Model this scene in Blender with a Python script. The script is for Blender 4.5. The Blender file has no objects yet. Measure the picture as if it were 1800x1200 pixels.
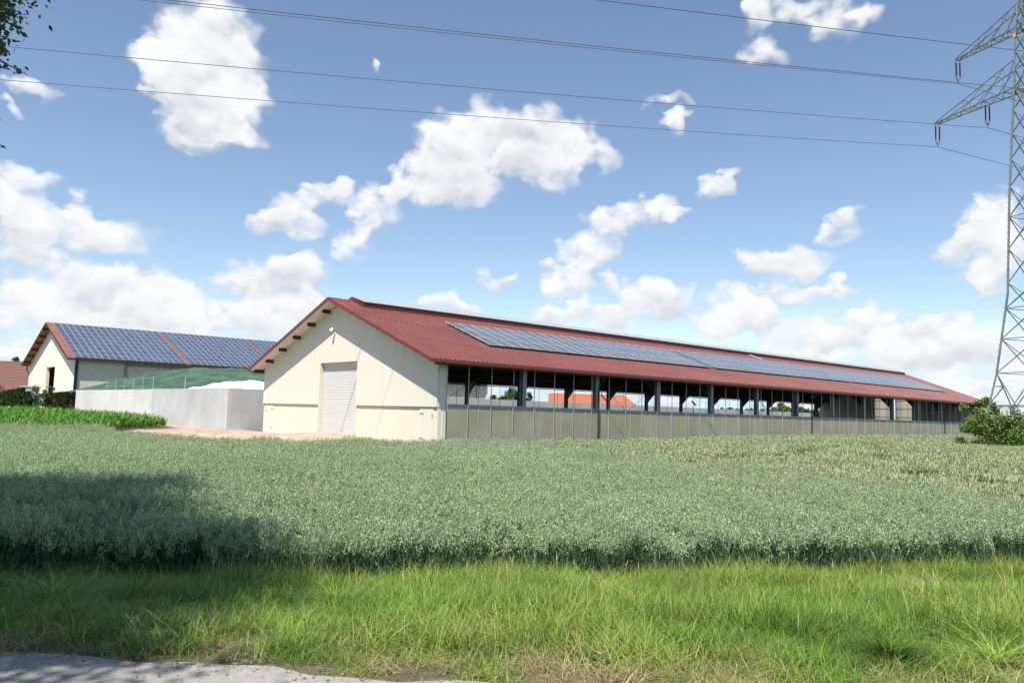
import bpy, bmesh, math, random
import numpy as np
from mathutils import Vector, Matrix
random.seed(7); RNG = np.random.default_rng(7)
sc = bpy.context.scene
COL = sc.collection

# ------------------------------------------------------------------ camera, sky, sun, exposure
CAM = np.array([-23.966, -32.500, 1.766])
FWD = np.array([0.66103, 0.74490, 0.09039]); RGT = np.array([0.74600, -0.66537, 0.02772]); UPV = np.array([-0.08079, -0.04911, 0.99552])
cd = bpy.data.cameras.new("camera"); cam = bpy.data.objects.new("camera", cd); COL.objects.link(cam)
cd.sensor_width = 36.0; cd.lens = 1390.0 / 1800 * 36; cd.clip_start = 0.05; cd.clip_end = 12000
cam.matrix_world = Matrix(((RGT[0], UPV[0], -FWD[0], CAM[0]), (RGT[1], UPV[1], -FWD[1], CAM[1]), (RGT[2], UPV[2], -FWD[2], CAM[2]), (0, 0, 0, 1)))
sc.camera = cam
SUN = Vector((-0.98, -0.56, 1.97)).normalized()
sd = bpy.data.lights.new("sun", 'SUN'); sd.energy = 5.0; sd.angle = math.radians(0.53); sd.color = (1.0, 0.955, 0.88)
so = bpy.data.objects.new("sun", sd); COL.objects.link(so); so.rotation_euler = SUN.to_track_quat('Z', 'Y').to_euler(); so.location = (-40, -40, 60)
sc.view_settings.view_transform = 'Standard'; sc.view_settings.look = 'None'; sc.view_settings.exposure = 0.62; sc.view_settings.gamma = 1.0
sc.cycles.use_adaptive_sampling = True; sc.cycles.adaptive_threshold = 0.012
sc.cycles.use_denoising = True; sc.cycles.denoiser = 'OPENIMAGEDENOISE'; sc.cycles.denoising_input_passes = 'RGB_ALBEDO_NORMAL'; sc.cycles.denoising_prefilter = 'NONE'; sc.cycles.max_bounces = 4; sc.cycles.diffuse_bounces = 2; sc.cycles.glossy_bounces = 2
sc.cycles.transmission_bounces = 4; sc.cycles.transparent_max_bounces = 4; sc.cycles.caustics_reflective = False; sc.cycles.caustics_refractive = False
sc.render.use_persistent_data = False

# clouds of the day: azimuth from the view heading, elevation, half extents (degrees)
CLOUDS = [(-23.28,24.16,3.19,2.07),(-24.56,21.86,2.26,2.1),(-20.88,24.42,2.38,1.96),(-19.41,22.37,1.74,1.93),(-22.71,21.31,3.76,2.42),(-22.76,19.34,2.79,1.94),(-20.58,19.85,2.48,2.14),(-21.57,17.99,2.06,1.45),(-19.2,17.84,1.61,0.81),(-25.03,20.02,1.36,1.38),(-4.67,19.99,2.32,1.6),(-1.73,20.62,2.55,1.59),(1.46,20.59,2.75,1.6),(4.23,19.77,2.1,1.3),(5.93,18.68,2.0,1.39),(-5.44,18.13,3.16,2.01),(-1.64,17.91,3.59,1.94),(2.16,18.0,3.36,1.87),(-7.03,16.2,2.84,1.76),(-3.67,15.86,2.52,1.5),(-9.01,16.07,1.24,1.17),(-10.9,14.1,2.0,1.9),(-11.9,12.3,1.4,1.6),(-16.4,13.89,1.76,1.15),(-14.3,15.02,1.8,0.93),(-13.15,15.75,0.72,0.54),(-17.67,12.49,1.85,0.85),(-15.74,12.47,1.77,1.17),(-17.49,9.11,4.35,1.41),(-14.81,9.47,2.37,1.42),(-17.8,7.99,3.85,0.98),(-32.53,13.54,2.17,0.88),(-32.99,11.74,1.89,1.63),(-28.97,12.0,1.58,1.28),(-30.77,10.57,4.05,1.68),(-26.73,10.63,2.47,1.31),(-32.5,9.11,2.14,1.66),(-29.15,7.73,3.79,1.58),(-26.18,7.37,3.1,1.62),(-31.35,5.72,2.97,1.76),(-23.89,6.37,2.48,1.66),(-27.52,5.15,5.82,1.83),(-20.64,5.65,4.86,1.7),(-16.56,6.1,3.88,1.74),(-14.48,6.82,1.96,1.39),(10.78,22.07,1.8,0.56),(11.78,20.46,0.89,0.9),(19.59,26.97,1.72,0.87),(17.85,24.51,1.62,1.18),(22.59,26.11,1.76,1.39),(24.76,26.38,1.71,0.85),(17.27,26.82,1.18,1.02),(14.14,16.32,1.42,0.65),(15.16,16.89,0.71,0.53),(10.74,14.94,1.21,1.1),(11.96,14.2,0.88,0.55),(8.29,14.1,2.37,1.11),(6.24,13.55,1.57,1.12),(5.03,11.64,1.98,1.05),(3.82,10.2,1.45,1.22),(4.05,8.98,1.98,0.9),(6.43,9.83,0.82,0.81),(9.39,8.95,2.65,1.21),(11.81,8.47,1.66,1.37),(10.01,7.62,3.78,1.46),(5.94,7.25,2.66,1.06),(3.06,6.99,1.86,0.74),(23.0,13.62,0.96,0.89),(22.63,12.41,0.85,0.67),(17.45,10.84,2.18,1.09),(19.89,10.91,1.9,1.15),(18.4,10.03,2.59,0.62),(22.43,9.21,1.83,0.49),(20.07,8.78,2.1,0.73),(16.12,8.0,2.35,1.11),(14.57,6.94,1.62,1.2),(17.26,7.0,2.24,1.18),(24.68,7.33,1.16,0.9),(23.63,6.34,2.39,1.21),(28.17,6.49,2.06,1.02),(27.5,5.15,4.08,1.32),(20.6,5.72,3.2,1.16),(30.97,5.27,2.67,1.59),(24.81,3.88,4.9,1.27),(31.94,13.68,1.15,0.96),(30.89,12.26,1.65,1.46),(29.86,11.15,1.43,0.92),(31.4,10.54,1.8,1.53),(31.21,8.79,1.33,1.05),(32.77,11.12,1.47,3.08),(-4.22,7.77,2.15,0.74),(-0.75,9.49,1.33,0.57),(-32.18,18.93,1.52,0.72),(-33.93,17.71,0.54,0.71),(-10.89,23.41,0.5,0.51)]
def build_world():
    w = bpy.data.worlds.new("World"); sc.world = w; w.use_nodes = True
    nt = w.node_tree; nt.nodes.clear(); N = nt.nodes; Lk = nt.links.new
    def vm(op, a=None, b=None, c=None, s=None):
        n = N.new('ShaderNodeVectorMath'); n.operation = op
        for i, v in enumerate((a, b, c)):
            if v is None: continue
            if isinstance(v, tuple): n.inputs[i].default_value = v
            else: Lk(v, n.inputs[i])
        return n.outputs['Value'] if op in ('DOT_PRODUCT', 'LENGTH') else n.outputs[0]
    def m(op, a=None, b=None, c=None, clamp=False):
        n = N.new('ShaderNodeMath'); n.operation = op; n.use_clamp = clamp
        for i, v in enumerate((a, b, c)):
            if v is None: continue
            if isinstance(v, (int, float)): n.inputs[i].default_value = v
            else: Lk(v, n.inputs[i])
        return n.outputs[0]
    def sstep(v, a, b, lo=0.0, hi=1.0):
        n = N.new('ShaderNodeMapRange'); n.interpolation_type = 'SMOOTHSTEP'; Lk(v, n.inputs[0])
        n.inputs[1].default_value = a; n.inputs[2].default_value = b; n.inputs[3].default_value = lo; n.inputs[4].default_value = hi
        return n.outputs[0]
    def noise(vec, scale, detail, rough):
        n = N.new('ShaderNodeTexNoise'); Lk(vec, n.inputs['Vector']); n.inputs['Scale'].default_value = scale
        n.inputs['Detail'].default_value = detail; n.inputs['Roughness'].default_value = rough
        return n
    tc = N.new('ShaderNodeTexCoord'); D = vm('NORMALIZE', tc.outputs['Generated'])
    sky = N.new('ShaderNodeTexSky'); sky.sky_type = 'NISHITA'; sky.sun_disc = False
    sky.sun_elevation = math.asin(SUN.z); sky.sun_rotation = math.atan2(SUN.x, SUN.y)
    sky.air_density = 1.0; sky.dust_density = 0.35; sky.ozone_density = 0.5; sky.altitude = 300
    sep = N.new('ShaderNodeSeparateXYZ'); Lk(D, sep.inputs[0])
    cs = N.new('ShaderNodeCombineXYZ'); Lk(sep.outputs[0], cs.inputs[0]); Lk(sep.outputs[1], cs.inputs[1]); Lk(m('MAXIMUM', sep.outputs[2], .10), cs.inputs[2]); Lk(cs.outputs[0], sky.inputs[0])
    hx, hy = 0.66374, 0.74796
    df = m('ADD', m('MULTIPLY', sep.outputs[0], hx), m('MULTIPLY', sep.outputs[1], hy))
    dr = m('SUBTRACT', m('MULTIPLY', sep.outputs[0], hy), m('MULTIPLY', sep.outputs[1], hx))
    az = m('MULTIPLY', m('ARCTAN2', dr, df), 57.29578)
    el = m('MULTIPLY', m('ARCSINE', sep.outputs[2]), 57.29578)
    stretched = vm('MULTIPLY', D, (1, 1, 1.35))
    n1 = noise(stretched, 17, 2, .55)
    f1 = noise(stretched, 30, 6, .57).outputs[0]
    up = vm('ADD', stretched, (float(SUN.x) * .010, float(SUN.y) * .010, .020))
    f2 = noise(up, 30, 2, .5).outputs[0]; f3 = noise(stretched, 9, 1, .5).outputs[0]
    fine = N.new('ShaderNodeCombineXYZ'); Lk(f1, fine.inputs[0]); Lk(f2, fine.inputs[1])
    cm = N.new('ShaderNodeCombineXYZ'); Lk(az, cm.inputs[0]); Lk(el, cm.inputs[1])
    P = vm('MULTIPLY_ADD', vm('SUBTRACT', n1.outputs['Color'], (.5, .5, .5)), (5.2, 3.6, 0), cm.outputs[0])
    P = vm('MULTIPLY_ADD', vm('SUBTRACT', fine.outputs[0], (.5, .5, .5)), (2.2, 1.5, 0), P)
    acc = None
    for i_, (cx, cy, rx, ry) in enumerate(CLOUDS):
        if i_ and i_ % 8 == 0: P = vm('MULTIPLY_ADD', acc, (1e-7, 1e-7, 0), P)    # keeps the node chain in order
        g_ = 1.07 if (cx < -12 and cy < 14) else 1.2; rx *= g_; ry *= g_
        v = vm('MULTIPLY_ADD', P, (1 / rx, 1 / ry, 0), (-cx / rx, -cy / ry, 1.0))
        wgt = m('SUBTRACT', 2.0, vm('DOT_PRODUCT', v, v), clamp=True)
        acc = vm('MULTIPLY', v, wgt) if acc is None else vm('MULTIPLY_ADD', v, wgt, acc)
    sa = N.new('ShaderNodeSeparateXYZ'); Lk(acc, sa.inputs[0])
    body = m('MINIMUM', sa.outputs[2], 1.3)
    dens = m('ADD', body, m('MULTIPLY', m('SUBTRACT', f1, .50), 2.0))
    vy = m('DIVIDE', sa.outputs[1], m('ADD', sa.outputs[2], .2))
    thin = m('MULTIPLY', sstep(m('ADD', dens, m('MULTIPLY', vy, .22)), -.05, 1.2), sstep(sa.outputs[2], 0.0, .55))
    vy = m('DIVIDE', sa.outputs[1], m('ADD', sa.outputs[2], .2))
    thin = m('MAXIMUM', thin, m('MULTIPLY', m('MULTIPLY', sstep(sa.outputs[2], .02, .6), sstep(f1, .40, .62)), .34))
    lit = m('ADD', m('MULTIPLY', vy, .78), m('MULTIPLY', m('SUBTRACT', f1, f2), 1.35))
    lit = m('ADD', lit, m('MULTIPLY', m('SUBTRACT', f3, .5), 1.3))
    lit = m('SUBTRACT', lit, m('MULTIPLY', m('MAXIMUM', m('SUBTRACT', dens, 1.0), 0.0), .16))
    lit = sstep(m('ADD', lit, .44), -.70, .80)
    # the same kind of fair-weather cumulus everywhere else in the sky
    q = N.new('ShaderNodeCombineXYZ')
    dz = m('ADD', m('MAXIMUM', sep.outputs[2], 0.0), .16)
    Lk(m('DIVIDE', sep.outputs[0], dz), q.inputs[0]); Lk(m('DIVIDE', sep.outputs[1], dz), q.inputs[1])
    g1 = noise(q.outputs[0], .9, 4, .58).outputs[0]
    out_a = sstep(g1, .58, .70)
    inside = m('MULTIPLY', sstep(m('ABSOLUTE', az), 35, 43, 1, 0), sstep(el, 27.5, 34, 1, 0))
    out_a = m('MULTIPLY', m('MULTIPLY', out_a, m('SUBTRACT', 1.0, inside)), sstep(sep.outputs[2], .01, .08))
    out_lit = sstep(g1, .55, .78, 1.0, .45)
    # far cumulus sinking into the haze along the whole horizon
    low = vm('MULTIPLY', D, (1, 1, 2.6)); h1 = noise(low, 11, 4, .6).outputs[0]
    band = m('MULTIPLY', sstep(m('ADD', h1, m('MULTIPLY', el, -.030)), .30, .52), sstep(el, 9.0, 4.0, 0.0, .86))
    band_lit = sstep(h1, .36, .66)
    core = m('MAXIMUM', m('MULTIPLY', thin, .97), m('MULTIPLY', out_a, .9))
    alpha = m('MAXIMUM', core, band)
    litm = m('ADD', m('MULTIPLY', lit, inside), m('MULTIPLY', out_lit, m('SUBTRACT', 1.0, inside)))
    mixl = N.new('ShaderNodeMix'); mixl.data_type = 'FLOAT'; Lk(core, mixl.inputs[0]); Lk(band_lit, mixl.inputs[2]); Lk(litm, mixl.inputs[3]); litm = mixl.outputs[0]
    ramp = N.new('ShaderNodeMix'); ramp.data_type = 'RGBA'; Lk(litm, ramp.inputs[0])
    ramp.inputs[6].default_value = (3.35, 3.7, 4.1, 1); ramp.inputs[7].default_value = (6.3, 6.35, 6.4, 1)
    mix = N.new('ShaderNodeMix'); mix.data_type = 'RGBA'; Lk(alpha, mix.inputs[0]); Lk(sky.outputs[0], mix.inputs[6]); Lk(ramp.outputs[2], mix.inputs[7])
    bg = N.new('ShaderNodeBackground'); Lk(mix.outputs[2], bg.inputs[0]); bg.inputs[1].default_value = 0.104
    o = N.new('ShaderNodeOutputWorld'); Lk(bg.outputs[0], o.inputs[0])
    w.cycles.sampling_method = 'NONE'      # an even daylight sky: rays that reach it are enough
build_world()

# ------------------------------------------------------------------ materials
def mat(name, col, rough=.7, var=.12, scale=3.0, spec=.35, metal=0.0, bump=0.0, bscale=40.0, streak=0.0, trans=0.0, col2=None, detail=5, stretch=(1, 1, 1)):
    m = bpy.data.materials.new(name); m.use_nodes = True; nt = m.node_tree; N = nt.nodes; Lk = nt.links.new
    b = N['Principled BSDF']; b.inputs['Roughness'].default_value = rough; b.inputs['Specular IOR Level'].default_value = spec; b.inputs['Metallic'].default_value = metal
    tc = N.new('ShaderNodeTexCoord'); mp = N.new('ShaderNodeMapping'); Lk(tc.outputs['Object'], mp.inputs[0]); mp.inputs['Scale'].default_value = stretch
    n = N.new('ShaderNodeTexNoise'); Lk(mp.outputs[0], n.inputs['Vector']); n.inputs['Scale'].default_value = scale; n.inputs['Detail'].default_value = detail; n.inputs['Roughness'].default_value = .6
    r = N.new('ShaderNodeValToRGB'); Lk(n.outputs[0], r.inputs[0])
    c2 = col2 if col2 else tuple(min(1, c * (1 + var)) for c in col)
    r.color_ramp.elements[0].position = .32; r.color_ramp.elements[1].position = .68
    r.color_ramp.elements[0].color = (*[c * (1 - var) for c in col], 1); r.color_ramp.elements[1].color = (*c2, 1)
    out = r.outputs[0]
    if streak:
        mp2 = N.new('ShaderNodeMapping'); Lk(tc.outputs['Object'], mp2.inputs[0]); mp2.inputs['Scale'].default_value = (2.2, 2.2, .16)
        n2 = N.new('ShaderNodeTexNoise'); Lk(mp2.outputs[0], n2.inputs['Vector']); n2.inputs['Scale'].default_value = 2.4; n2.inputs['Detail'].default_value = 6; n2.inputs['Roughness'].default_value = .7
        mr = N.new('ShaderNodeMapRange'); Lk(n2.outputs[0], mr.inputs[0]); mr.inputs[1].default_value = .35; mr.inputs[2].default_value = .75; mr.inputs[3].default_value = 1.0; mr.inputs[4].default_value = 1 - streak
        mx = N.new('ShaderNodeMix'); mx.data_type = 'RGBA'; mx.blend_type = 'MULTIPLY'; mx.inputs[0].default_value = 1.0
        cc = N.new('ShaderNodeCombineXYZ'); [Lk(mr.outputs[0], cc.inputs[i]) for i in range(3)]
        Lk(out, mx.inputs[6]); Lk(cc.outputs[0], mx.inputs[7]); out = mx.outputs[2]
    Lk(out, b.inputs['Base Color'])
    if bump:
        nb = N.new('ShaderNodeTexNoise'); Lk(mp.outputs[0], nb.inputs['Vector']); nb.inputs['Scale'].default_value = bscale; nb.inputs['Detail'].default_value = 6
        bp = N.new('ShaderNodeBump'); bp.inputs['Strength'].default_value = bump; bp.inputs['Distance'].default_value = .02; Lk(nb.outputs[0], bp.inputs['Height']); Lk(bp.outputs[0], b.inputs['Normal'])
    if trans:
        t = N.new('ShaderNodeBsdfTranslucent'); Lk(out, t.inputs[0]); ms = N.new('ShaderNodeMixShader'); ms.inputs[0].default_value = trans
        Lk(b.outputs[0], ms.inputs[1]); Lk(t.outputs[0], ms.inputs[2]); Lk(ms.outputs[0], N['Material Output'].inputs[0])
    return m
def leafmat(name, trans=.25, rough=.55, vary=.25, spec=.3):
    """leaf colour comes from the mesh attribute 'col', varied a little from plant to plant"""
    m = bpy.data.materials.new(name); m.use_nodes = True; nt = m.node_tree; N = nt.nodes; Lk = nt.links.new
    b = N['Principled BSDF']; b.inputs['Roughness'].default_value = rough; b.inputs['Specular IOR Level'].default_value = spec
    a = N.new('ShaderNodeAttribute'); a.attribute_name = 'col'
    oi = N.new('ShaderNodeObjectInfo'); mr = N.new('ShaderNodeMapRange'); Lk(oi.outputs['Random'], mr.inputs[0]); mr.inputs[3].default_value = 1 - vary; mr.inputs[4].default_value = 1 + vary
    hs = N.new('ShaderNodeHueSaturation'); Lk(a.outputs['Color'], hs.inputs['Color']); Lk(mr.outputs[0], hs.inputs['Value'])
    Lk(hs.outputs[0], b.inputs['Base Color'])
    t = N.new('ShaderNodeBsdfTranslucent'); Lk(hs.outputs[0], t.inputs[0]); ms = N.new('ShaderNodeMixShader'); ms.inputs[0].default_value = trans
    Lk(b.outputs[0], ms.inputs[1]); Lk(t.outputs[0], ms.inputs[2]); Lk(ms.outputs[0], N['Material Output'].inputs[0])
    return m
M = {}
M['cream'] = mat('cream_cladding', (.70, .66, .55), .5, .02, .7, streak=.03)
M['plinth'] = mat('cream_plaster', (.71, .66, .515), .75, .03, .9, bump=.1, bscale=60, streak=.04)
M['soffit'] = mat('soffit_white', (.74, .70, .60), .6, .03)
M['red'] = mat('red_roof_sheet', (.170, .055, .044), .5, .14, .35, spec=.4, streak=.16)
M['redtrim'] = mat('red_trim', (.15, .036, .033), .45, .06, 2)
M['darkred'] = mat('dark_red_vent_board', (.10, .022, .022), .5, .1, 2)
M['cap'] = mat('pale_vent_cap', (.34, .355, .34), .35, .08, 1.5, spec=.5)
M['purlin'] = mat('brown_timber', (.055, .036, .026), .75, .2, 6)
M['beam'] = mat('dark_timber', (.07, .05, .038), .8, .2, 3)
M['steel'] = mat('grey_steel', (.22, .26, .27), .5, .12, 2, spec=.5)
M['galv'] = mat('galvanised', (.42, .45, .45), .42, .12, 5, spec=.5, metal=.3)
M['darksteel'] = mat('dark_steel', (.045, .05, .055), .5, .15, 3)
M['gutter'] = mat('gutter_dark', (.03, .032, .036), .45, .1, 3)
M['curtain'] = mat('wind_curtain', (.36, .34, .24), .55, .10, .5, trans=.12, streak=.14, col2=(.42, .40, .295))
M['shutter'] = mat('roller_shutter', (.585, .575, .555), .45, .02, 1.0, streak=.06)
M['white'] = mat('white_enamel', (.8, .8, .79), .4, .03)
M['concrete'] = mat('cast_concrete', (.64, .63, .60), .85, .09, .35, bump=.2, bscale=14, streak=.16)
M['concrete_new'] = mat('new_concrete', (.50, .505, .50), .85, .10, .5, bump=.2, bscale=14, streak=.14)
M['concfloor'] = mat('floor_concrete', (.30, .28, .25), .85, .15, .8)
M['frame'] = mat('module_frame', (.66, .67, .68), .35, .03, metal=.5)
M['tarp_g'] = mat('green_tarpaulin', (.027, .066, .036), .55, .25, .8, spec=.3, bump=.5, bscale=3.0, stretch=(1, .35, 1), col2=(.065, .125, .075))
M['tarp_w'] = mat('white_tarpaulin', (.86, .87, .88), .45, .03, 1.2, bump=.3, bscale=3)
M['terra'] = mat('terracotta_sheet', (.20, .082, .055), .7, .15, 1.0)
M['rooftile_o'] = mat('orange_roof_tile', (.36, .115, .062), .75, .14, 2.0)
M['rooftile_b'] = mat('brown_roof_tile', (.13, .060, .046), .75, .16, 2.5)
M['hallcream'] = mat('hall_cream', (.80, .77, .66), .6, .03, .5, streak=.05)
M['hallside'] = mat('hall_side_panel', (.62, .59, .46), .6, .05, .5, streak=.06)
M['soffitwood'] = mat('soffit_wood', (.36, .19, .055), .7, .2, 3)
M['tank'] = mat('pale_tank', (.33, .29, .235), .6, .06, 1.0, streak=.12)
M['pylon'] = mat('pylon_green_grey', (.15, .18, .148), .6, .2, 2, spec=.4)
M['insul'] = mat('brown_porcelain', (.022, .014, .016), .25, .1, 5, spec=.6)
M['wire'] = mat('aluminium_wire', (.10, .10, .11), .5, .1, 2)
M['yellow'] = mat('yellow_paint', (.75, .50, .03), .5, .06)
M['orange'] = mat('orange_tag', (.85, .32, .02), .5, .06)
M['mgreen'] = mat('green_machine_paint', (.025, .16, .075), .45, .1, 3, spec=.5)
M['black'] = mat('black_rubber', (.02, .02, .02), .8, .1)
M['bark'] = mat('bark', (.11, .085, .06), .9, .3, 6, bump=.6, bscale=18)
M['road'] = mat('pale_asphalt', (.255, .24, .217), .9, .06, 22, bump=.25, bscale=140, col2=(.31, .293, .268), detail=8)
M['yard'] = mat('pink_gravel', (.345, .235, .175), .95, .16, .7, bump=.5, bscale=25, col2=(.46, .36, .285))
M['leaf'] = leafmat('leaf', .16); M['needle'] = leafmat('scale_leaf', .1, .7, .2); M['grass'] = leafmat('grass_blade', .22, .5, .22); M['oat'] = leafmat('oat_plant', .28, .55, .10)
def glassmat(name, col, rough, grid=6.0):
    m = bpy.data.materials.new(name); m.use_nodes = True; nt = m.node_tree; N = nt.nodes; Lk = nt.links.new
    b = N['Principled BSDF']; b.inputs['Roughness'].default_value = rough; b.inputs['Specular IOR Level'].default_value = .55
    tc = N.new('ShaderNodeTexCoord'); br = N.new('ShaderNodeTexBrick'); Lk(tc.outputs['Object'], br.inputs['Vector'])
    br.offset = 0; br.inputs['Scale'].default_value = 1.0; br.inputs['Mortar Size'].default_value = .006; br.inputs['Brick Width'].default_value = 1 / grid; br.inputs['Row Height'].default_value = 1 / grid
    br.inputs['Color1'].default_value = (*col, 1); br.inputs['Color2'].default_value = (*[c * 1.25 for c in col], 1); br.inputs['Mortar'].default_value = (*[min(1, c * 2.2 + .04) for c in col], 1)
    oi = N.new('ShaderNodeObjectInfo'); mr = N.new('ShaderNodeMapRange'); Lk(oi.outputs['Random'], mr.inputs[0]); mr.inputs[3].default_value = .9; mr.inputs[4].default_value = 1.12
    hs = N.new('ShaderNodeHueSaturation'); Lk(br.outputs[0], hs.inputs['Color']); Lk(mr.outputs[0], hs.inputs['Value']); Lk(hs.outputs[0], b.inputs['Base Color'])
    return m
M['cell'] = glassmat('solar_cell_grey_blue', (.078, .083, .098), .26)
M['cellb'] = glassmat('solar_cell_blue', (.042, .054, .086), .26)

# ------------------------------------------------------------------ mesh helpers
class MB:
    def __init__(s): s.v = []; s.f = []; s.mi = []
    def face(s, pts, mi=0):
        n = len(s.v); s.v += [tuple(map(float, p)) for p in pts]; s.f.append(tuple(range(n, n + len(pts)))); s.mi.append(mi)
    def hexa(s, c, mi=0):     # 8 corners: bottom 4 ccw, top 4
        n = len(s.v); s.v += [tuple(map(float, p)) for p in c]
        for q in ((0, 3, 2, 1), (4, 5, 6, 7), (0, 1, 5, 4), (1, 2, 6, 5), (2, 3, 7, 6), (3, 0, 4, 7)): s.f.append(tuple(n + i for i in q)); s.mi.append(mi)
    def box(s, x0, x1, y0, y1, z0, z1, mi=0):
        s.hexa([(x0, y0, z0), (x1, y0, z0), (x1, y1, z0), (x0, y1, z0), (x0, y0, z1), (x1, y0, z1), (x1, y1, z1), (x0, y1, z1)], mi)
    def prism(s, poly, a0, a1, axis='x', mi=0):   # poly in the two other axes
        def P(a, q): return {'x': (a, q[0], q[1]), 'y': (q[0], a, q[1]), 'z': (q[0], q[1], a)}[axis]
        n = len(poly); b = len(s.v); s.v += [tuple(map(float, P(a0, q))) for q in poly] + [tuple(map(float, P(a1, q))) for q in poly]
        s.f.append(tuple(b + i for i in range(n))[::-1]); s.f.append(tuple(b + n + i for i in range(n))); s.mi += [mi, mi]
        for i in range(n): j = (i + 1) % n; s.f.append((b + i, b + j, b + n + j, b + n + i)); s.mi.append(mi)
    def bar(s, p0, p1, w, h=None, mi=0, up=(0, 0, 1)):
        h = h or w; p0 = Vector(p0); p1 = Vector(p1); d = (p1 - p0).normalized(); upv = Vector(up)
        if abs(d.dot(upv)) > .98: upv = Vector((1, 0, 0))
        sx = d.cross(upv).normalized() * (w / 2); sy = sx.cross(d).normalized() * (h / 2)
        s.hexa([p0 - sx - sy, p0 + sx - sy, p0 + sx + sy, p0 - sx + sy, p1 - sx - sy, p1 + sx - sy, p1 + sx + sy, p1 - sx + sy], mi)
    def tube(s, pts, r, n=6, mi=0, cap=True):
        pts = [Vector(p) for p in pts]; rs = r if isinstance(r, (list, tuple)) else [r] * len(pts); b = len(s.v)
        for i, p in enumerate(pts):
            d = (pts[min(i + 1, len(pts) - 1)] - pts[max(i - 1, 0)]).normalized(); a = Vector((0, 0, 1)) if abs(d.z) < .9 else Vector((1, 0, 0))
            e1 = d.cross(a).normalized(); e2 = d.cross(e1)
            for k in range(n): t = 2 * math.pi * k / n; s.v.append(tuple(p + (e1 * math.cos(t) + e2 * math.sin(t)) * rs[i]))
        for i in range(len(pts) - 1):
            for k in range(n): j = (k + 1) % n; s.f.append((b + i * n + k, b + i * n + j, b + (i + 1) * n + j, b + (i + 1) * n + k)); s.mi.append(mi)
        if cap:
            s.f.append(tuple(b + k for k in range(n))[::-1]); s.f.append(tuple(b + (len(pts) - 1) * n + k for k in range(n))); s.mi += [mi, mi]
    def mesh(s, name, mats, smooth=False):
        me = bpy.data.meshes.new(name); me.from_pydata(s.v, [], s.f)
        for mm in (mats if isinstance(mats, (list, tuple)) else [mats]): me.materials.append(mm)
        me.polygons.foreach_set('material_index', s.mi)
        if smooth: me.polygons.foreach_set('use_smooth', [True] * len(s.f))
        bm = bmesh.new(); bm.from_mesh(me); bmesh.ops.recalc_face_normals(bm, faces=bm.faces); bm.to_mesh(me); bm.free()
        me.update(); return me
    def build(s, name, mats, parent=None, smooth=False): return place(name, s.mesh(name, mats, smooth), parent)
def place(name, me, parent=None, loc=None, rot=None):
    """world-space mesh (or shared mesh at loc/rot) under its thing or part"""
    o = bpy.data.objects.new(name, me); COL.objects.link(o)
    off = Vector((0, 0, 0))
    if parent:
        o.parent = parent; q = parent
        while q: off += q.location; q = q.parent
    o.location = (Vector(loc) if loc is not None else Vector((0, 0, 0))) - off
    if rot is not None: o.rotation_euler = rot
    return o
def thing(name, label, cat, loc=(0, 0, 0), group=None):
    o = bpy.data.objects.new(name, None); COL.objects.link(o); o.location = loc; o.empty_display_size = .3
    return tag(o, label, cat, group)
def tag(o, label, cat=None, group=None, kind=None):
    o['label'] = label
    if cat: o['category'] = cat
    if group: o['group'] = group
    if kind: o['kind'] = kind
    return o
def arrmesh(name, quads, cols, mt):
    """quads (n,4,3) float array, cols (n,3) or (n,4,3)"""
    n = len(quads); me = bpy.data.meshes.new(name)
    me.vertices.add(n * 4); me.vertices.foreach_set('co', np.ascontiguousarray(quads, dtype=np.float32).ravel())
    me.loops.add(n * 4); me.loops.foreach_set('vertex_index', np.arange(n * 4, dtype=np.int32))
    me.polygons.add(n); me.polygons.foreach_set('loop_start', np.arange(0, n * 4, 4, dtype=np.int32)); me.polygons.foreach_set('loop_total', np.full(n, 4, dtype=np.int32))
    me.update(calc_edges=True)
    c = np.ones((n, 4, 4), dtype=np.float32); cols = np.asarray(cols); c[:, :, :3] = cols[:, None, :] if cols.ndim == 2 else cols
    at = me.attributes.new('col', 'FLOAT_COLOR', 'POINT'); at.data.foreach_set('color', c.ravel())
    me.materials.append(mt); return me
def depth_right(x, y):
    dx = np.asarray(x) - CAM[0]; dy = np.asarray(y) - CAM[1]
    return dx * .66374 + dy * .74796, dx * .74796 - dy * .66374
def S(a, b, v): t = np.clip((np.asarray(v, dtype=float) - a) / (b - a), 0, 1); return t * t * (3 - 2 * t)
EX, EY = -22.80, -26.18     # a point on the road edge
def road_s(x, y): return (np.asarray(x) - EX) * .73 + (np.asarray(y) - EY) * .683     # metres from the road edge into the verge
def oat_s(x, y): return (np.asarray(x) + 19.3) * .469 + (np.asarray(y) + 21.2) * .883  # metres into the oats
def crop_top(x, y):
    d, r = depth_right(x, y)
    return .35 * S(14, 42, d) * S(-16, -3, r) + .42 * S(0, 28, r) * S(20, 45, d) + .10 * S(30, 60, r)
def pad_mask(x, y):
    x = np.asarray(x, dtype=float); y = np.asarray(y, dtype=float)
    front = S(-7.5, -3.5, x + .0 * y) * S(3.6, 7.2, y) * (1 - S(100, 140, x))
    left = S(-13 , -7, x) * S(16, 22, y)
    inside = S(-.6, .2, x) * S(-.6, .2, y)
    return np.maximum(np.maximum(front, left), inside)
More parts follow.
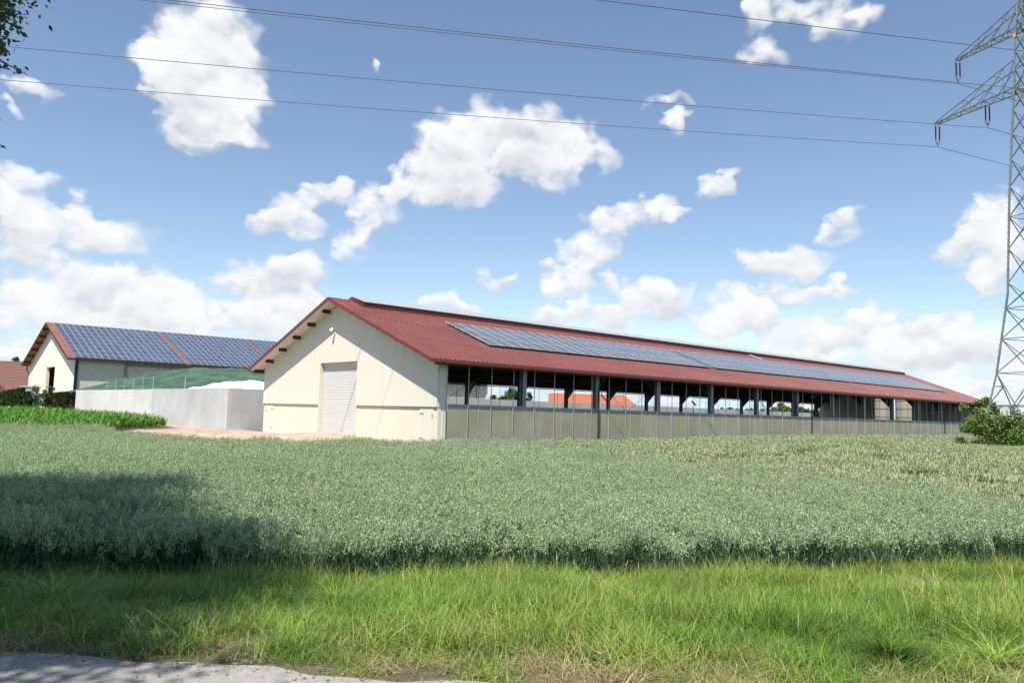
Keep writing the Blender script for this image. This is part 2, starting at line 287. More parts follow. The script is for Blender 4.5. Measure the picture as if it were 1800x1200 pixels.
def ground_z(x, y):
    x = np.asarray(x, dtype=float); y = np.asarray(y, dtype=float)
    z = crop_top(x, y) - .95 + .03 * np.sin(x * .31 + y * .17) + .02 * np.sin(x * .9 - y * .7)
    z = z * (1 - pad_mask(x, y))
    z = z + .30 * np.exp(-(((y - 10.2) / 3.2) ** 2)) * S(-6, -1.2, x) * (1 - S(3, 6, x)) * S(4, 6.5, y)
    rs = road_s(x, y); os_ = oat_s(x, y)
    wv = np.clip(rs / np.maximum(rs - os_, .5), 0, 1); wv = np.where(rs <= 0, 0, np.where(os_ >= 0, 1, wv))
    wv = wv ** 1.15
    return .05 * (1 - wv) + z * wv

# ------------------------------------------------------------------ ground, road, yard
def axis_pts(lo, hi, step, far):
    a = list(np.arange(lo, hi + 1e-6, step)); s = step; v = hi
    while v < far: s *= 1.35; v += s; a.append(v)
    s = step; v = lo
    while v > -far: s *= 1.35; v -= s; a.insert(0, v)
    return np.array(a)
def sheet(name, xs, ys, zf, mt, keep=None):
    X, Y = np.meshgrid(xs, ys, indexing='ij'); Z = zf(X, Y); nx, ny = X.shape
    me = bpy.data.meshes.new(name); V = np.stack([X, Y, Z], -1).reshape(-1, 3)
    i, j = np.meshgrid(np.arange(nx - 1), np.arange(ny - 1), indexing='ij'); a = (i * ny + j).ravel()
    F = np.stack([a, a + ny, a + ny + 1, a + 1], 1)
    if keep is not None:
        c = V[F].mean(1); F = F[keep(c[:, 0], c[:, 1])]; used = np.unique(F); mp = np.full(len(V), -1); mp[used] = np.arange(len(used)); V = V[used]; F = mp[F]
    me.from_pydata(V.tolist(), [], F.tolist()); me.materials.append(mt); me.polygons.foreach_set('use_smooth', [True] * len(F)); me.update()
    o = bpy.data.objects.new(name, me); COL.objects.link(o); o['kind'] = 'structure'; return o
def groundmat():
    m = mat('field_soil', (.075, .075, .035), .95, .35, .6, bump=.6, bscale=9, col2=(.16, .12, .075)); return m
sheet('ground', axis_pts(-46, 40, .6, 5000), axis_pts(-48, 48, .6, 5000), ground_z, groundmat())
def road_mesh():
    mb = MB(); tx, ty = .683, -.73; n = 420
    for k in range(n):
        pts = []
        for kk in (k, k + 1):
            t = -60 + kk * .3; e = .05 * math.sin(t * 1.7) + .05 * math.sin(t * 4.1 + 1) + .03 * math.sin(t * 11.3)
            pts.append((EX + tx * t + .73 * e, EY + ty * t + .683 * e, .062)); pts.append((EX + tx * t - .73 * 6.4, EY + ty * t - .683 * 6.4, .062))
        mb.face((pts[0], pts[1], pts[3], pts[2]))
    o = mb.build('road', M['road']); o['kind'] = 'structure'
road_mesh()
def yard_keep(x, y):
    w = .35 * np.sin(x * 1.3 + y * .8) + .25 * np.sin(y * 2.1 - x * .6)
    far_edge = -6.6 - .27 * (y - 7)          # the oats end here
    a = (x > np.maximum(far_edge + .6, -30) + w) & (y > 3.2 + w * .5) & (x < .4) & (y < 62)
    b = (x > -3.2 + w) | (y < 26 + w + (x + 4) * .9)
    return a & b & (x < .35)
sheet('yard', np.arange(-20, .6, .25), np.arange(2, 64, .25), lambda x, y: ground_z(x, y) + .012, M['yard'], yard_keep)

# ------------------------------------------------------------------ cattle barn
BW, BL = 20.4, 79.4; OE, OG = .665, .978; ZE, ZR = 4.33, 8.358; TAN = (ZR - ZE) / (BW / 2 + OE)
def rz(y): yy = y if y <= BW / 2 else BW - y; return ZE + (yy + OE) * TAN
barn = thing('cattle_barn', 'long open-sided cream cattle barn with dark red metal roof and roller door', 'barn', (BL / 2, BW / 2, 0))
def roof_slope(side):
    mb = MB(); x = -OG; x1 = BL + OG; p = .305; prof = []
    while x < x1 - .01:
        for dx, h in ((0, 0), (.135, 0), (.175, .068), (.265, .068)):
            if x + dx <= x1: prof.append((x + dx, h))
        x += p
    prof.append((x1, 0))
    ya, yb = (-OE, BW / 2) if side < 0 else (BW + OE, BW / 2)
    for (xa, ha), (xb, hb) in zip(prof[:-1], prof[1:]):
        mb.face([(xa, ya, ZE + ha), (xb, ya, ZE + hb), (xb, yb, ZR + hb), (xa, yb, ZR + ha)])
    o = mb.build('roof_slope', M['red'], barn); return o
slopeR = roof_slope(-1); slopeL = roof_slope(1)
def slab(name, x0, x1, dz0, dz1, mt, parent, y_in=0.0):
    for sgn in (-1, 1):
        mb = MB(); f = (lambda y: y) if sgn < 0 else (lambda y: BW - y)
        poly = [(f(-OE + .03), ZE - dz0 + .03 * TAN), (f(BW / 2), ZR - dz0), (f(BW / 2), ZR - dz1), (f(-OE + .03), ZE - dz1 + .03 * TAN)]
        mb.prism(poly, x0, x1, 'x'); mb.build(name, mt, parent)
slab('soffit', -OG + .03, -.012, .02, .10, M['soffit'], barn)
slab('roof_underlay', .012, BL - .012, .02, .10, M['beam'], barn)
slab('soffit', BL + .012, BL + OG - .03, .02, .10, M['soffit'], barn)
for xg in (-OG, BL + OG):
    for sgn in (-1, 1):
        mb = MB(); f = (lambda y: y) if sgn < 0 else (lambda y: BW - y)
        poly = [(f(-OE - .01), ZE + .06), (f(BW / 2), ZR + .06), (f(BW / 2), ZR - .13), (f(-OE - .01), ZE - .13)]
        mb.prism(poly, xg - .035, xg + .03, 'x'); mb.build('verge_trim', M['redtrim'], barn)
for yo in (-OE - .045, BW + OE + .005):
    mb = MB(); mb.box(-OG + .032, BL + OG - .032, yo, yo + .04, ZE - .13, ZE + .03); mb.build('eave_trim', M['redtrim'], barn)
    mb = MB(); pts = [(yo + (.06 + .075 * math.cos(t) - .03), ZE - .17 + .075 * math.sin(t)) for t in np.linspace(math.pi, 2 * math.pi, 7)]
    mb.prism(pts, -OG + .25, BL + OG - .1, 'x'); mb.build('gutter', M['gutter'], barn)
mb = MB(); mb.prism([(BW / 2 - .22, ZR - .08 + .045), (BW / 2, ZR + .075), (BW / 2 + .22, ZR - .08 + .045), (BW / 2, ZR + .05)], -OG, .66, 'x'); mb.build('ridge_trim', M['redtrim'], barn)
# ridge vent
vent = MB(); V0, V1 = .66, 78.7
cap = MB(); cap.prism([(8.74, 8.215), (10.2, 8.66), (11.66, 8.215), (11.66, 8.185), (10.2, 8.63), (8.74, 8.185)], V0, V1, 'x'); vent_o = cap.build('ridge_vent', M['cap'], barn)
for yv in (8.78, 11.57):
    mb = MB(); mb.box(V0, V1, yv, yv + .05, rz(8.8) + .015, 8.205); mb.build('vent_board', M['darkred'], vent_o)
for xv in (V0 + .05, V1 - .05):
    mb = MB()
    for sg in (-1, 1):
        f = (lambda y: y) if sg < 0 else (lambda y: BW - y)
        mb.prism([(f(8.84), 8.10), (f(10.2), 8.60), (f(10.2), 8.44), (f(8.84), 7.96)], xv - .03, xv + .03, 'x')
    mb.build('vent_end_trim', M['redtrim'], vent_o)
n = 40
for k in range(1, n):
    xv = V0 + (V1 - V0) * k / n; mb = MB(); mb.bar((xv, 8.76, 8.228), (xv, 10.2, 8.668), .05, .02); mb.build('cap_joint', M['galv'], vent_o)
# purlin ends under the gable overhangs
for yp in (11.45, 13.32, 15.25, 17.2, 19.12, 20.85):
    for yy in (yp, BW - yp):
        for xa, xb in ((-.62, .0), (BL, BL + .62)):
            z = rz(yy) - .105
            if yy != 20.85 and yy != BW - 20.85 or True:
                mb = MB(); mb.hexa([(xa, yy - .07, z - .2), (xb, yy - .07, z - .2), (xb, yy + .07, z - .2), (xa, yy + .07, z - .2), (xa, yy - .07, rz(yy - .07) - .104), (xb, yy - .07, rz(yy - .07) - .104), (xb, yy + .07, rz(yy + .07) - .104), (xa, yy + .07, rz(yy + .07) - .104)])
                mb.build('purlin_end', M['purlin'], barn)
# gable cladding: vertical panels, proud of the plinth
DY0, DY1, DZ = 7.88, 12.42, 4.60
def gable_panels(x0, x1, dy0, dy1, dz, zb, mt):
    w = BW / 20
    for k in range(20):
        y0, y1 = k * w + .0035, (k + 1) * w - .0035
        if k == 0: y0 = 0
        if k == 19: y1 = BW
        segs = []
        if y1 <= dy0 or y0 >= dy1: segs.append((y0, y1, zb))
        else:
            if y0 < dy0: segs.append((y0, dy0, zb))
            segs.append((max(y0, dy0), min(y1, dy1), dz))
            if y1 > dy1: segs.append((dy1, y1, zb))
        mb = MB()
        for a, b, z0 in segs:
            top = [(b, rz(b) - .11)] + ([(BW / 2, ZR - .11)] if a < BW / 2 - .01 and b > BW / 2 + .01 else []) + [(a, rz(a) - .11)]
            mb.prism([(a, z0), (b, z0)] + top, x0, x1, 'x')
        mb.build('cladding_panel', mt, barn)
gable_panels(-.10, 0, DY0, DY1, DZ, 1.99, M['cream'])
gable_panels(BL - .05, BL + .05, 8.3, 12.9, 4.95, 1.0, M['cream'])
mb = MB(); mb.prism([(.1, 2.0), (DY0, 2.0), (DY0, DZ), (DY1, DZ), (DY1, 2.0), (BW - .1, 2.0), (BW - .1, rz(.1) - .12), (BW / 2, ZR - .12), (.1, rz(.1) - .12)], .003, .14, 'x')
mb.build('gable_backing', M['beam'], barn)
for a, b in ((0.0, DY0), (DY1, BW)):
    mb = MB(); mb.box(.0, .25, a, b, -1.3, 1.985); mb.build('plinth_wall', M['plinth'], barn)
for a, b, sgn in ((DY0 - .0, DY0 + .05, 1), (DY1 - .05, DY1, -1)):
    mb = MB(); mb.box(-.102, .26, a + .001, b - .001, -.4, DZ - .002); mb.build('door_jamb', M['cream'], barn)
mb = MB(); mb.box(-.101, .26, DY0 + .051, DY1 - .051, DZ - .05, DZ - .003); mb.build('door_lintel', M['cream'], barn)
door = MB(); door.box(.20, .22, DY0 + .05, DY1 - .05, .2, 4.54); door_o = door.build('roller_door', M['shutter'], barn)
z = .22; slat_me = None
while z < 4.35:
    if slat_me is None:
        mb = MB(); yl = DY1 - DY0 - .14
        mb.prism([(-.027, 0), (-.032, .03), (-.032, .15), (-.028, .172), (0, .172), (0, 0)], -yl / 2, yl / 2, 'y'); slat_me = mb.mesh('slat', M['shutter'])
    place('slat', slat_me, door_o, (.199, (DY0 + DY1) / 2, z)); z += .176
mb = MB(); mb.box(.12, .199, DY0 + .06, DY1 - .06, 4.36, 4.54); mb.build('shutter_box', M['cream'], door_o)
for (a, b, hy) in ((.33, 1.55, 1.5), (18.88, 20.08, 18.95)):
    mb = MB(); mb.box(-.035, -.002, a, b, -.1, 1.88); d_o = mb.build('service_door', M['cream'], barn)
    for zz in ((1.62, .35) if True else ()):
        mb = MB(); yh = a if a > 5 else b
        mb.box(-.055, -.036, (a + .02) if a > 5 else b - .36, (a + .34) if a > 5 else b - .02, zz, zz + .05); mb.build('hinge', M['galv'], d_o)
    mb = MB(); yk = (b - .12) if a > 5 else (a + .06); mb.box(-.075, -.036, yk, yk + .06, 1.45, 1.62); mb.build('latch', M['galv'], d_o)
# corner return on the long side
for ys in (0.0,):
    mb = MB(); mb.box(.001, .44, -.03, .17, 2.0, rz(0) - .12); mb.build('corner_panel', M['cream'], barn)
    mb = MB(); mb.box(.251, .44, -.03, .17, -1.3, 1.985); mb.build('corner_panel', M['plinth'], barn)
    mb = MB(); mb.box(.441, .50, -.05, .03, -1.3, rz(0) - .12); mb.build('corner_profile', M['galv'], barn)
mb = MB(); mb.box(.001, .44, BW - .17, BW + .02, -.5, rz(0) - .12); mb.build('corner_panel', M['cream'], barn)
# frames every six metres
for k in range(13):
    x = 5.91 + 6.008 * k
    if x > BL - 1: break
    for yy, outer in ((0.0, -1), (BW, 1)):
        mb = MB(); ya, yb = (yy - .02, yy + .26) if outer < 0 else (yy - .26, yy + .02)
        for q in (ya, yb - .025): mb.box(x - .14, x + .14, q, q + .025, -1.2, rz(0) - .12)
        mb.box(x - .012, x + .012, ya + .026, yb - .026, -1.2, rz(0) - .12); mb.build('post', M['steel'], barn)
        mb = MB(); s_ = 1 if outer < 0 else -1
        mb.prism([(yy + s_ * .27, 3.25), (yy + s_ * .27, rz(0) - .14), (yy + s_ * 1.6, rz(1.6) - .40), (yy + s_ * 1.6, rz(1.6) - .62)], x - .06, x + .06, 'x'); mb.build('knee_brace', M['darksteel'], barn)
    for sg in (-1, 1):
        f = (lambda y: y) if sg < 0 else (lambda y: BW - y); mb = MB()
        mb.prism([(f(.27), rz(.27) - .30), (f(BW / 2), ZR - .30), (f(BW / 2), ZR - .72), (f(.27), rz(.27) - .72)], x - .07, x + .07, 'x'); mb.build('rafter', M['beam'], barn)
for yy in np.arange(1.5, BW / 2, 1.93):
    for y in (yy, BW - yy):
        mb = MB(); z = rz(y); mb.box(.16, BL - .08, y - .05, y + .05, z - .295, z - .13); mb.build('purlin', M['purlin'], barn)
for yy in (.13, BW - .13):
    mb = MB(); mb.box(.5, BL - .06, yy - .09, yy + .09, rz(.13) - .42, rz(.13) - .16); mb.build('eave_beam', M['darksteel'], barn)
mb = MB(); mb.box(.25, BL - .05, .2, BW - .2, -.3, .004); mb.build('barn_floor', M['concfloor'], barn)
# wind curtains on the camera side, with guide rails
x = .505; k = 0
while x < BL - .1:
    x1 = min(x + 2.055, BL - .05); mb = MB(); mb.box(x + .006, x1 - .006, -.115, -.095, -1.2, 2.10); mb.build('curtain_panel', M['curtain'], barn)
    mb = MB(); mb.box(x1 - .022, x1 + .022, -.135, -.116, -1.2, 2.11); mb.build('joint_strip', M['galv'], barn); x += 2.055
mb = MB(); mb.tube([(.5, -.105, 2.13), (BL, -.105, 2.13)], .03, 6); mb.build('curtain_tube', M['galv'], barn)
rail = MB(); rail.tube([(0, 0, -1.2), (0, 0, 4.22)], .021, 5); rail.box(-.05, .05, -.012, .03, .98, 1.02); rail_me = rail.mesh('guide_rail', M['galv'])
for k in range(51): place('guide_rail', rail_me, barn, (1.79 + 1.575 * k, -.165, 0))
rail2 = MB(); rail2.tube([(0, 0, -.2), (0, 0, 4.2)], .016, 5); rail2_me = rail2.mesh('guide_rail', M['darksteel'])
for k in range(34): place('guide_rail', rail2_me, barn, (2.6 + 2.4 * k, BW + .1, 0))
mb = MB(); mb.box(.5, BL - .06, BW + .02, BW + .05, -.3, 1.75); mb.build('curtain_panel', M['curtain'], barn)
for xd in (11.77, 37.75, 66.1):
    mb = MB(); mb.tube([(xd, -.68, 4.1), (xd, -.62, 3.9), (xd, -.30, 3.6), (xd, -.27, 3.4), (xd, -.27, -1.2)], .055, 8); mb.build('downpipe', M['gutter'], barn)
for xd in (36.6, 66.5):
    mb = MB(); mb.tube([(xd - 1.2, BW + .3, 4.0), (xd - 1.1, BW + .3, 3.7), (xd, BW + .3, 3.0), (xd, BW + .3, -.2)], .06, 8); mb.build('downpipe', M['gutter'], barn)
for k in (1, 5, 10):          # wind bracing on the far side
    xa = 5.91 + 6.008 * k; mb = MB(); mb.tube([(xa, BW - .05, 4.1), (xa + 6, BW - .05, .3)], .02, 5); mb.tube([(xa, BW - .02, .3), (xa + 6, BW - .02, 4.1)], .02, 5); mb.build('cross_brace', M['darksteel'], barn)
# floodlight on the gable
fl = thing('gable_floodlight', 'small white floodlight on an arm below the peak of the red-roofed gable', 'floodlight', (-.1, 10.66, 6.4))
mb = MB(); mb.box(-.125, -.102, 10.60, 10.72, 6.28, 6.42); mb.build('wall_plate', M['white'], fl)
mb = MB(); mb.tube([(-.12, 10.66, 6.35), (-.30, 10.66, 6.38), (-.36, 10.68, 6.45)], .02, 6); mb.build('arm', M['galv'], fl)
mb = MB(); mb.tube([(-.30, 10.66, 6.62), (-.38, 10.70, 6.50), (-.42, 10.72, 6.44)], [.06, .11, .12], 10); mb.build('lamp_head', M['white'], fl)
mb = MB(); mb.tube([(-.421, 10.721, 6.439), (-.43, 10.725, 6.43)], .085, 10); mb.build('lens', M['darksteel'], fl)

# ------------------------------------------------------------------ solar arrays
def module_mesh(w, h, cell):
    mb = MB(); t = .035; b = .03
    mb.box(-w / 2, w / 2, -h / 2, -h / 2 + b, 0, t, 0); mb.box(-w / 2, w / 2, h / 2 - b, h / 2, 0, t, 0)
    mb.box(-w / 2, -w / 2 + b, -h / 2 + b, h / 2 - b, 0, t, 0); mb.box(w / 2 - b, w / 2, -h / 2 + b, h / 2 - b, 0, t, 0)
    mb.face([(-w / 2 + b, -h / 2 + b, t - .006), (w / 2 - b, -h / 2 + b, t - .006), (w / 2 - b, h / 2 - b, t - .006), (-w / 2 + b, h / 2 - b, t - .006)], 1)
    return mb.mesh('solar_module', [M['frame'], M[cell]])
def solar_array(label, x0, ncol, px, nrow, py, y0, z0, tan, cell, group, lift=.12):
    ang = math.atan(tan); c, s_ = math.cos(ang), math.sin(ang)
    root = thing('solar_array', label, 'solar panels', (x0, y0, z0), group)
    me = module_mesh(px - .02, py - .02, cell)
    for i in range(ncol):
        for j in range(nrow):
            d = (j + .5) * py
            place('solar_module', me, root, (x0 + (i + .5) * px, y0 + d * c - s_ * lift, z0 + d * s_ + c * lift), (ang, 0, 0))
    for j in range(nrow):
        for q in (.25, .75):
            d = (j + q) * py; mb = MB(); L2 = ncol * px; yy = y0 + d * c - s_ * (lift - .03); zz = z0 + d * s_ + c * (lift - .03)
            mb.bar((x0 + .02, yy, zz), (x0 + L2 - .02, yy, zz), .04, .05); mb.build('mounting_rail', M['galv'], root)
Y0A = 2.53; Z0A = rz(Y0A) + .035; PY = 1.583
gA = 'solar arrays on the red barn roof'
solar_array('grey solar array nearest the gable on the red barn roof', 5.40, 22, 1.01, 3, PY, Y0A, Z0A, TAN, 'cell', gA)
solar_array('middle grey solar array on the red barn roof', 28.15, 22, 1.03, 3, PY, Y0A, Z0A, TAN, 'cell', gA)
solar_array('farthest grey solar array on the red barn roof', 51.15, 23, 1.015, 3, PY, Y0A, Z0A, TAN, 'cell', gA)
mb = MB(); mb.tube([(43.0, 7.35, rz(7.35) + .12), (43.1, 8.95, rz(8.95) + .1)], .06, 6); tag(mb.build('cable_duct', M['galv']), 'short pale cable duct running up the red roof to the ridge vent', 'cable duct')

# ------------------------------------------------------------------ machine hall on the left
HX, HY, HW, HZE, HZR, HOG, HOE, HL = 6.39, 102.04, 33.38, 8.28, 14.89, 1.16, .53, 82.2
HT = (HZR - HZE) / (HW / 2 + HOE)
hall = thing('machine_hall', 'tall cream hall with orange roof edge and blue solar panels behind the concrete wall', 'hall', (HX + HL / 2, HY + HW / 2, 0))
def hz(y): yy = y - HY if y <= HY + HW / 2 else HY + HW - y; return HZE + (yy + HOE) * HT
def hpoly(sgn, d0, d1, inset=0.0):
    f = (lambda y: HY + y) if sgn < 0 else (lambda y: HY + HW - y)
    return [(f(-HOE + inset), HZE - d0 + inset * HT), (f(HW / 2), HZR - d0), (f(HW / 2), HZR - d1), (f(-HOE + inset), HZE - d1 + inset * HT)]
for sg in (-1, 1):
    mb = MB(); mb.prism(hpoly(sg, 0, .08), HX - HOG, HX + HL + HOG, 'x'); mb.build('roof_slope', M['terra'], hall)
    mb = MB(); mb.prism(hpoly(sg, .085, .16, .05), HX - HOG + .05, HX - .01, 'x'); mb.build('soffit', M['soffitwood'], hall)
    mb = MB(); mb.prism(hpoly(sg, .04, .36, -.02), HX - HOG - .05, HX - HOG - .003, 'x'); mb.build('verge_board', M['purlin'], hall)
    ye = HY - HOE - .12 if sg < 0 else HY + HW + HOE + .01
    mb = MB(); mb.box(HX - HOG, HX + HL + HOG, ye, ye + .11, HZE - .30, HZE + .03); mb.build('gutter', M['purlin'], hall)
for yp in np.arange(1.2, HW / 2, 2.7):
    for y in (HY + yp, HY + HW - yp):
        mb = MB(); z = hz(y) - .17; mb.box(HX - HOG + .08, HX - .005, y - .1, y + .1, z - .32, z); mb.build('purlin_end', M['purlin'], hall)
hd0, hd1, hdz = 115.1, 121.2, 7.35
mb = MB(); mb.prism([(HY, -.5), (hd0, -.5), (hd0, hdz), (hd1, hdz), (hd1, -.5), (HY + HW, -.5), (HY + HW, hz(HY) - .17), (HY + HW / 2, HZR - .18), (HY, hz(HY) - .17)], HX, HX + .5, 'x'); mb.build('gable_wall', M['hallcream'], hall)
mb = MB(); mb.box(HX + .55, HX + .9, HY + .1, HY + .3, 0, 1); 
mb = MB(); mb.prism([(HY, -.5), (HY + HW, -.5), (HY + HW, hz(HY) - .17), (HY + HW / 2, HZR - .18), (HY, hz(HY) - .17)], HX + HL - .3, HX + HL, 'x'); mb.build('gable_wall', M['hallcream'], hall)
mb = MB(); mb.box(HX + .51, HX + HL - .31, HY + .6, HY + HW - .3, -.1, .02); mb.build('hall_floor', M['concfloor'], hall)
mb = MB(); mb.box(HX + .5, HX + HL - .3, HY + HW - .25, HY + HW, -.5, hz(HY) - .3); mb.build('side_wall', M['hallside'], hall)
for k in range(12):
    xa = HX + .3 + 7.02 * k
    if k < 12:
        xb = min(xa + 7.02, HX + HL)
        if xb - xa > .5:
            mb = MB(); mb.box(xa + .02, xb - .02, HY + .22, HY + .5, -.5, HZE - .18); mb.build('wall_panel', M['hallside'], hall)
    mb = MB(); mb.box(xa - .17, xa + .17, HY - .02, HY + .215, -.5, HZE - .12); mb.build('post', M['darksteel'] if k == 0 else M['steel'], hall)
for k in (1, 3, 10):
    xa = HX + .3 + 7.02 * k; mb = MB(); mb.bar((xa + .2, HY + .18, 7.9), (xa + 6.8, HY + .18, 3.2), .03); mb.bar((xa + .2, HY + .15, 3.2), (xa + 6.8, HY + .15, 7.9), .03); mb.build('cross_brace', M['steel'], hall)
mb = MB(); mb.box(HX + 7.5, HX + HL - 1, HY + .10, HY + .20, 7.55, 7.78); mb.build('eave_beam', M['steel'], hall)
mb = MB(); mb.tube([(HX + .02, HY - HOE + .0, 8.0), (HX + .02, HY - .12, 7.4), (HX + .02, HY - .12, 0)], .09, 8); mb.build('downpipe', M['gutter'], hall)
xe = HX + HL - 3.3
mb = MB(); mb.tube([(xe + .9, HY - HOE - .1, 8.1), (xe + .5, HY - .2, 7.6), (xe, HY - .2, 7.0), (xe, HY - .2, 0)], .10, 8); mb.build('downpipe', M['purlin'], hall)
mb = MB(); mb.tube([(HX - .3, HY + HW + .5, 8.0), (HX - .3, HY + HW + .25, 7.2), (HX + .05, HY + HW + .1, 6.6), (HX + .05, HY + HW + .1, 0)], .09, 8); mb.build('downpipe', M['purlin'], hall)
gB = 'blue solar arrays on the machine hall roof'
HY0 = HY - HOE + .06; HZ0 = HZE + .06 * HT
for lb, xa, nc in (('blue solar array at the gable end of the tall cream hall', 6.2, 17), ('middle blue solar array on the hall, between two orange roof strips', 23.55, 16), ('rightmost blue solar array on the hall, half hidden by the red-roofed barn', 39.9, 18)):
    solar_array(lb, xa, nc, .985, 9, 1.985, HY0, HZ0, HT, 'cellb', gB)

# ------------------------------------------------------------------ silage clamp: concrete walls, tarpaulins, fence posts
WX, WY, WZ = -.9, 24.6, 3.04
lab = {0: 'pale cast concrete wall section nearest the barn, with dark joint', 1: 'sunlit concrete silage wall section with rain streaks behind the maize'}
wall = thing('silage_wall', 'long pale concrete silage wall with a corner beside the cream barn', 'wall', (WX, WY, 0))
segs = [(WY, 31.6, .30), (31.62, 41.6, .30), (41.63, 52.0, .27), (52.02, 68.5, .27)]
for i, (a, b, t) in enumerate(segs):
    mb = MB(); mb.box(WX + (.0 if i < 2 else .03), WX + t + .03, a, b, -.6, WZ - (.0 if i < 2 else .015)); mb.build('wall_slab', M['concrete_new'] if i < 2 else M['concrete'], wall)
for i in range(11):
    a = WX + .34 + i * 7.8; mb = MB(); mb.box(a, min(a + 7.78, 85), WY, WY + .3, -.6, WZ); mb.build('wall_slab', M['concrete_new'], wall)
def height_sheet(name, xs, ys, zf, mt, label, cat):
    X, Y = np.meshgrid(xs, ys, indexing='ij'); Z = zf(X, Y); nx, ny = X.shape
    V = np.stack([X, Y, Z], -1).reshape(-1, 3); i, j = np.meshgrid(np.arange(nx - 1), np.arange(ny - 1), indexing='ij'); a = (i * ny + j).ravel()
    me = bpy.data.meshes.new(name); me.from_pydata(V.tolist(), [], np.stack([a, a + ny, a + ny + 1, a + 1], 1).tolist()); me.materials.append(mt); me.polygons.foreach_set('use_smooth', [True] * ((nx - 1) * (ny - 1))); me.update()
    o = bpy.data.objects.new(name, me); COL.objects.link(o); return tag(o, label, cat)
def tarp_z(x, y):
    prof = np.interp(y, [26, 33, 38, 42, 50, 57, 66, 72, 80, 86, 90, 93], [2.6, 3.6, 4.5, 5.15, 5.65, 5.85, 5.75, 5.5, 5.0, 4.4, 3.4, 1.6])
    cr = S(-.6, 9, x) * (1 - S(16, 30, x))
    z = 2.3 + (prof - 2.3) * (.18 + .82 * cr)
    z += .07 * np.sin(x * 1.6 + .5 * np.sin(y * .6)) * np.sin(y * .55 + x * .8) + .05 * np.sin(y * 1.9 + x * 2.7) + .03 * np.sin(3.7 * y - 2.2 * x)
    z = np.minimum(z, 2.9 + 6 * S(-.4, 6, x))
    return z
height_sheet('green_tarpaulin', np.arange(-.5, 30.1, .33), np.arange(25.2, 93, .4), tarp_z, M['tarp_g'], 'crinkled green tarpaulin over the heaped silage behind the concrete wall', 'tarpaulin')
def wtarp_z(x, y):
    prof = np.interp(y, [24.9, 26.5, 28, 31.5, 34.5, 38, 42.5, 46, 48], [2.85, 3.6, 3.86, 3.9, 3.78, 3.55, 3.3, 3.0, 2.7])
    return tarp_z(x, y) * 0 + (prof - .13) * S(-2.5, 2.4, x) + .05 * np.sin(x * 2.1 + y) + .04 * np.sin(y * 2.6 - x * 1.2) - .5 * S(6.5, 11, x)
height_sheet('white_tarpaulin', np.arange(-.45, 14.1, .3), np.arange(25.0, 47, .3), wtarp_z, M['tarp_w'], 'bright white tarpaulin on the silage beside the barn gable', 'tarpaulin')
def fence():
    root = thing('wall_fence', 'thin wire fence on galvanised posts along the top of the concrete wall', 'fence', (WX + .15, 40, WZ))
    ys = [27.49, 34.02, 42.0, 44.9, 47.8, 50.5, 53.6, 56.6]
    for y in ys:
        h = .45 if y < 30 else 1.05
        mb = MB(); mb.tube([(WX + .15, y, WZ - .02), (WX + .15, y, WZ + h)], .03, 6); mb.build('post', M['galv'], root)
    for h in (.35, .7, 1.0):
        mb = MB(); mb.tube([(WX + .15, y, WZ + h - .02 * (i % 2)) for i, y in enumerate(ys[2:])], .007, 4); mb.build('wire', M['galv'], root)
fence()

# ------------------------------------------------------------------ plants: leaf and blade builders
def unit(v): return v / np.maximum(np.linalg.norm(v, axis=-1, keepdims=True), 1e-9)
def leaf_quads(P, size, rng, aspect=.55, up=.5, droop=0.0):
    """one folded-looking kite per point, random facing biased upward"""
    n = len(P); nrm = unit(rng.normal(size=(n, 3)) + np.array([0, 0, up])); a = unit(np.cross(nrm, rng.normal(size=(n, 3))))
    a[:, 2] -= droop; a = unit(a); b = unit(np.cross(nrm, a)); s = size * rng.uniform(.7, 1.3, (n, 1))
    q = np.stack([P - a * s * .5, P + b * s * aspect * .5 + a * s * .05, P + a * s * .5, P - b * s * aspect * .5 + a * s * .05], 1)
    return q
def blades(base, az, L, lean, curve, w, k=4, taper=1.6, side_tw=0.0):
    n = len(base); t = np.linspace(0, 1, k + 1)[None, :]
    h = L[:, None] * (lean[:, None] * t + curve[:, None] * t ** 2.2); v = L[:, None] * (t - .55 * np.clip(curve, 0, 1.2)[:, None] * t ** 2.6)
    d = np.stack([np.cos(az), np.sin(az)], -1)
    c = np.zeros((n, k + 1, 3)); c[:, :, :2] = base[:, None, :2] + d[:, None, :] * h[:, :, None]; c[:, :, 2] = base[:, None, 2] + v
    aw = az + side_tw; sd_ = np.stack([-np.sin(aw), np.cos(aw), np.zeros(n)], -1)
    ww = w[:, None] * np.maximum(1 - t ** taper, .06) * .5
    l_ = c - sd_[:, None, :] * ww[:, :, None]; r_ = c + sd_[:, None, :] * ww[:, :, None]
    return np.stack([l_[:, :-1], r_[:, :-1], r_[:, 1:], l_[:, 1:]], 2).reshape(-1, 4, 3)
SRC = bpy.data.collections.new('plant_sources')     # not linked to the scene: only instanced
def source(name, parts, mt, coll):
    q = np.concatenate([p[0] for p in parts]); c = np.concatenate([np.broadcast_to(p[1], (len(p[0]), 3)) if np.ndim(p[1]) == 1 else p[1] for p in parts])
    o = bpy.data.objects.new(name, arrmesh(name, q, c, mt)); coll.objects.link(o); return o
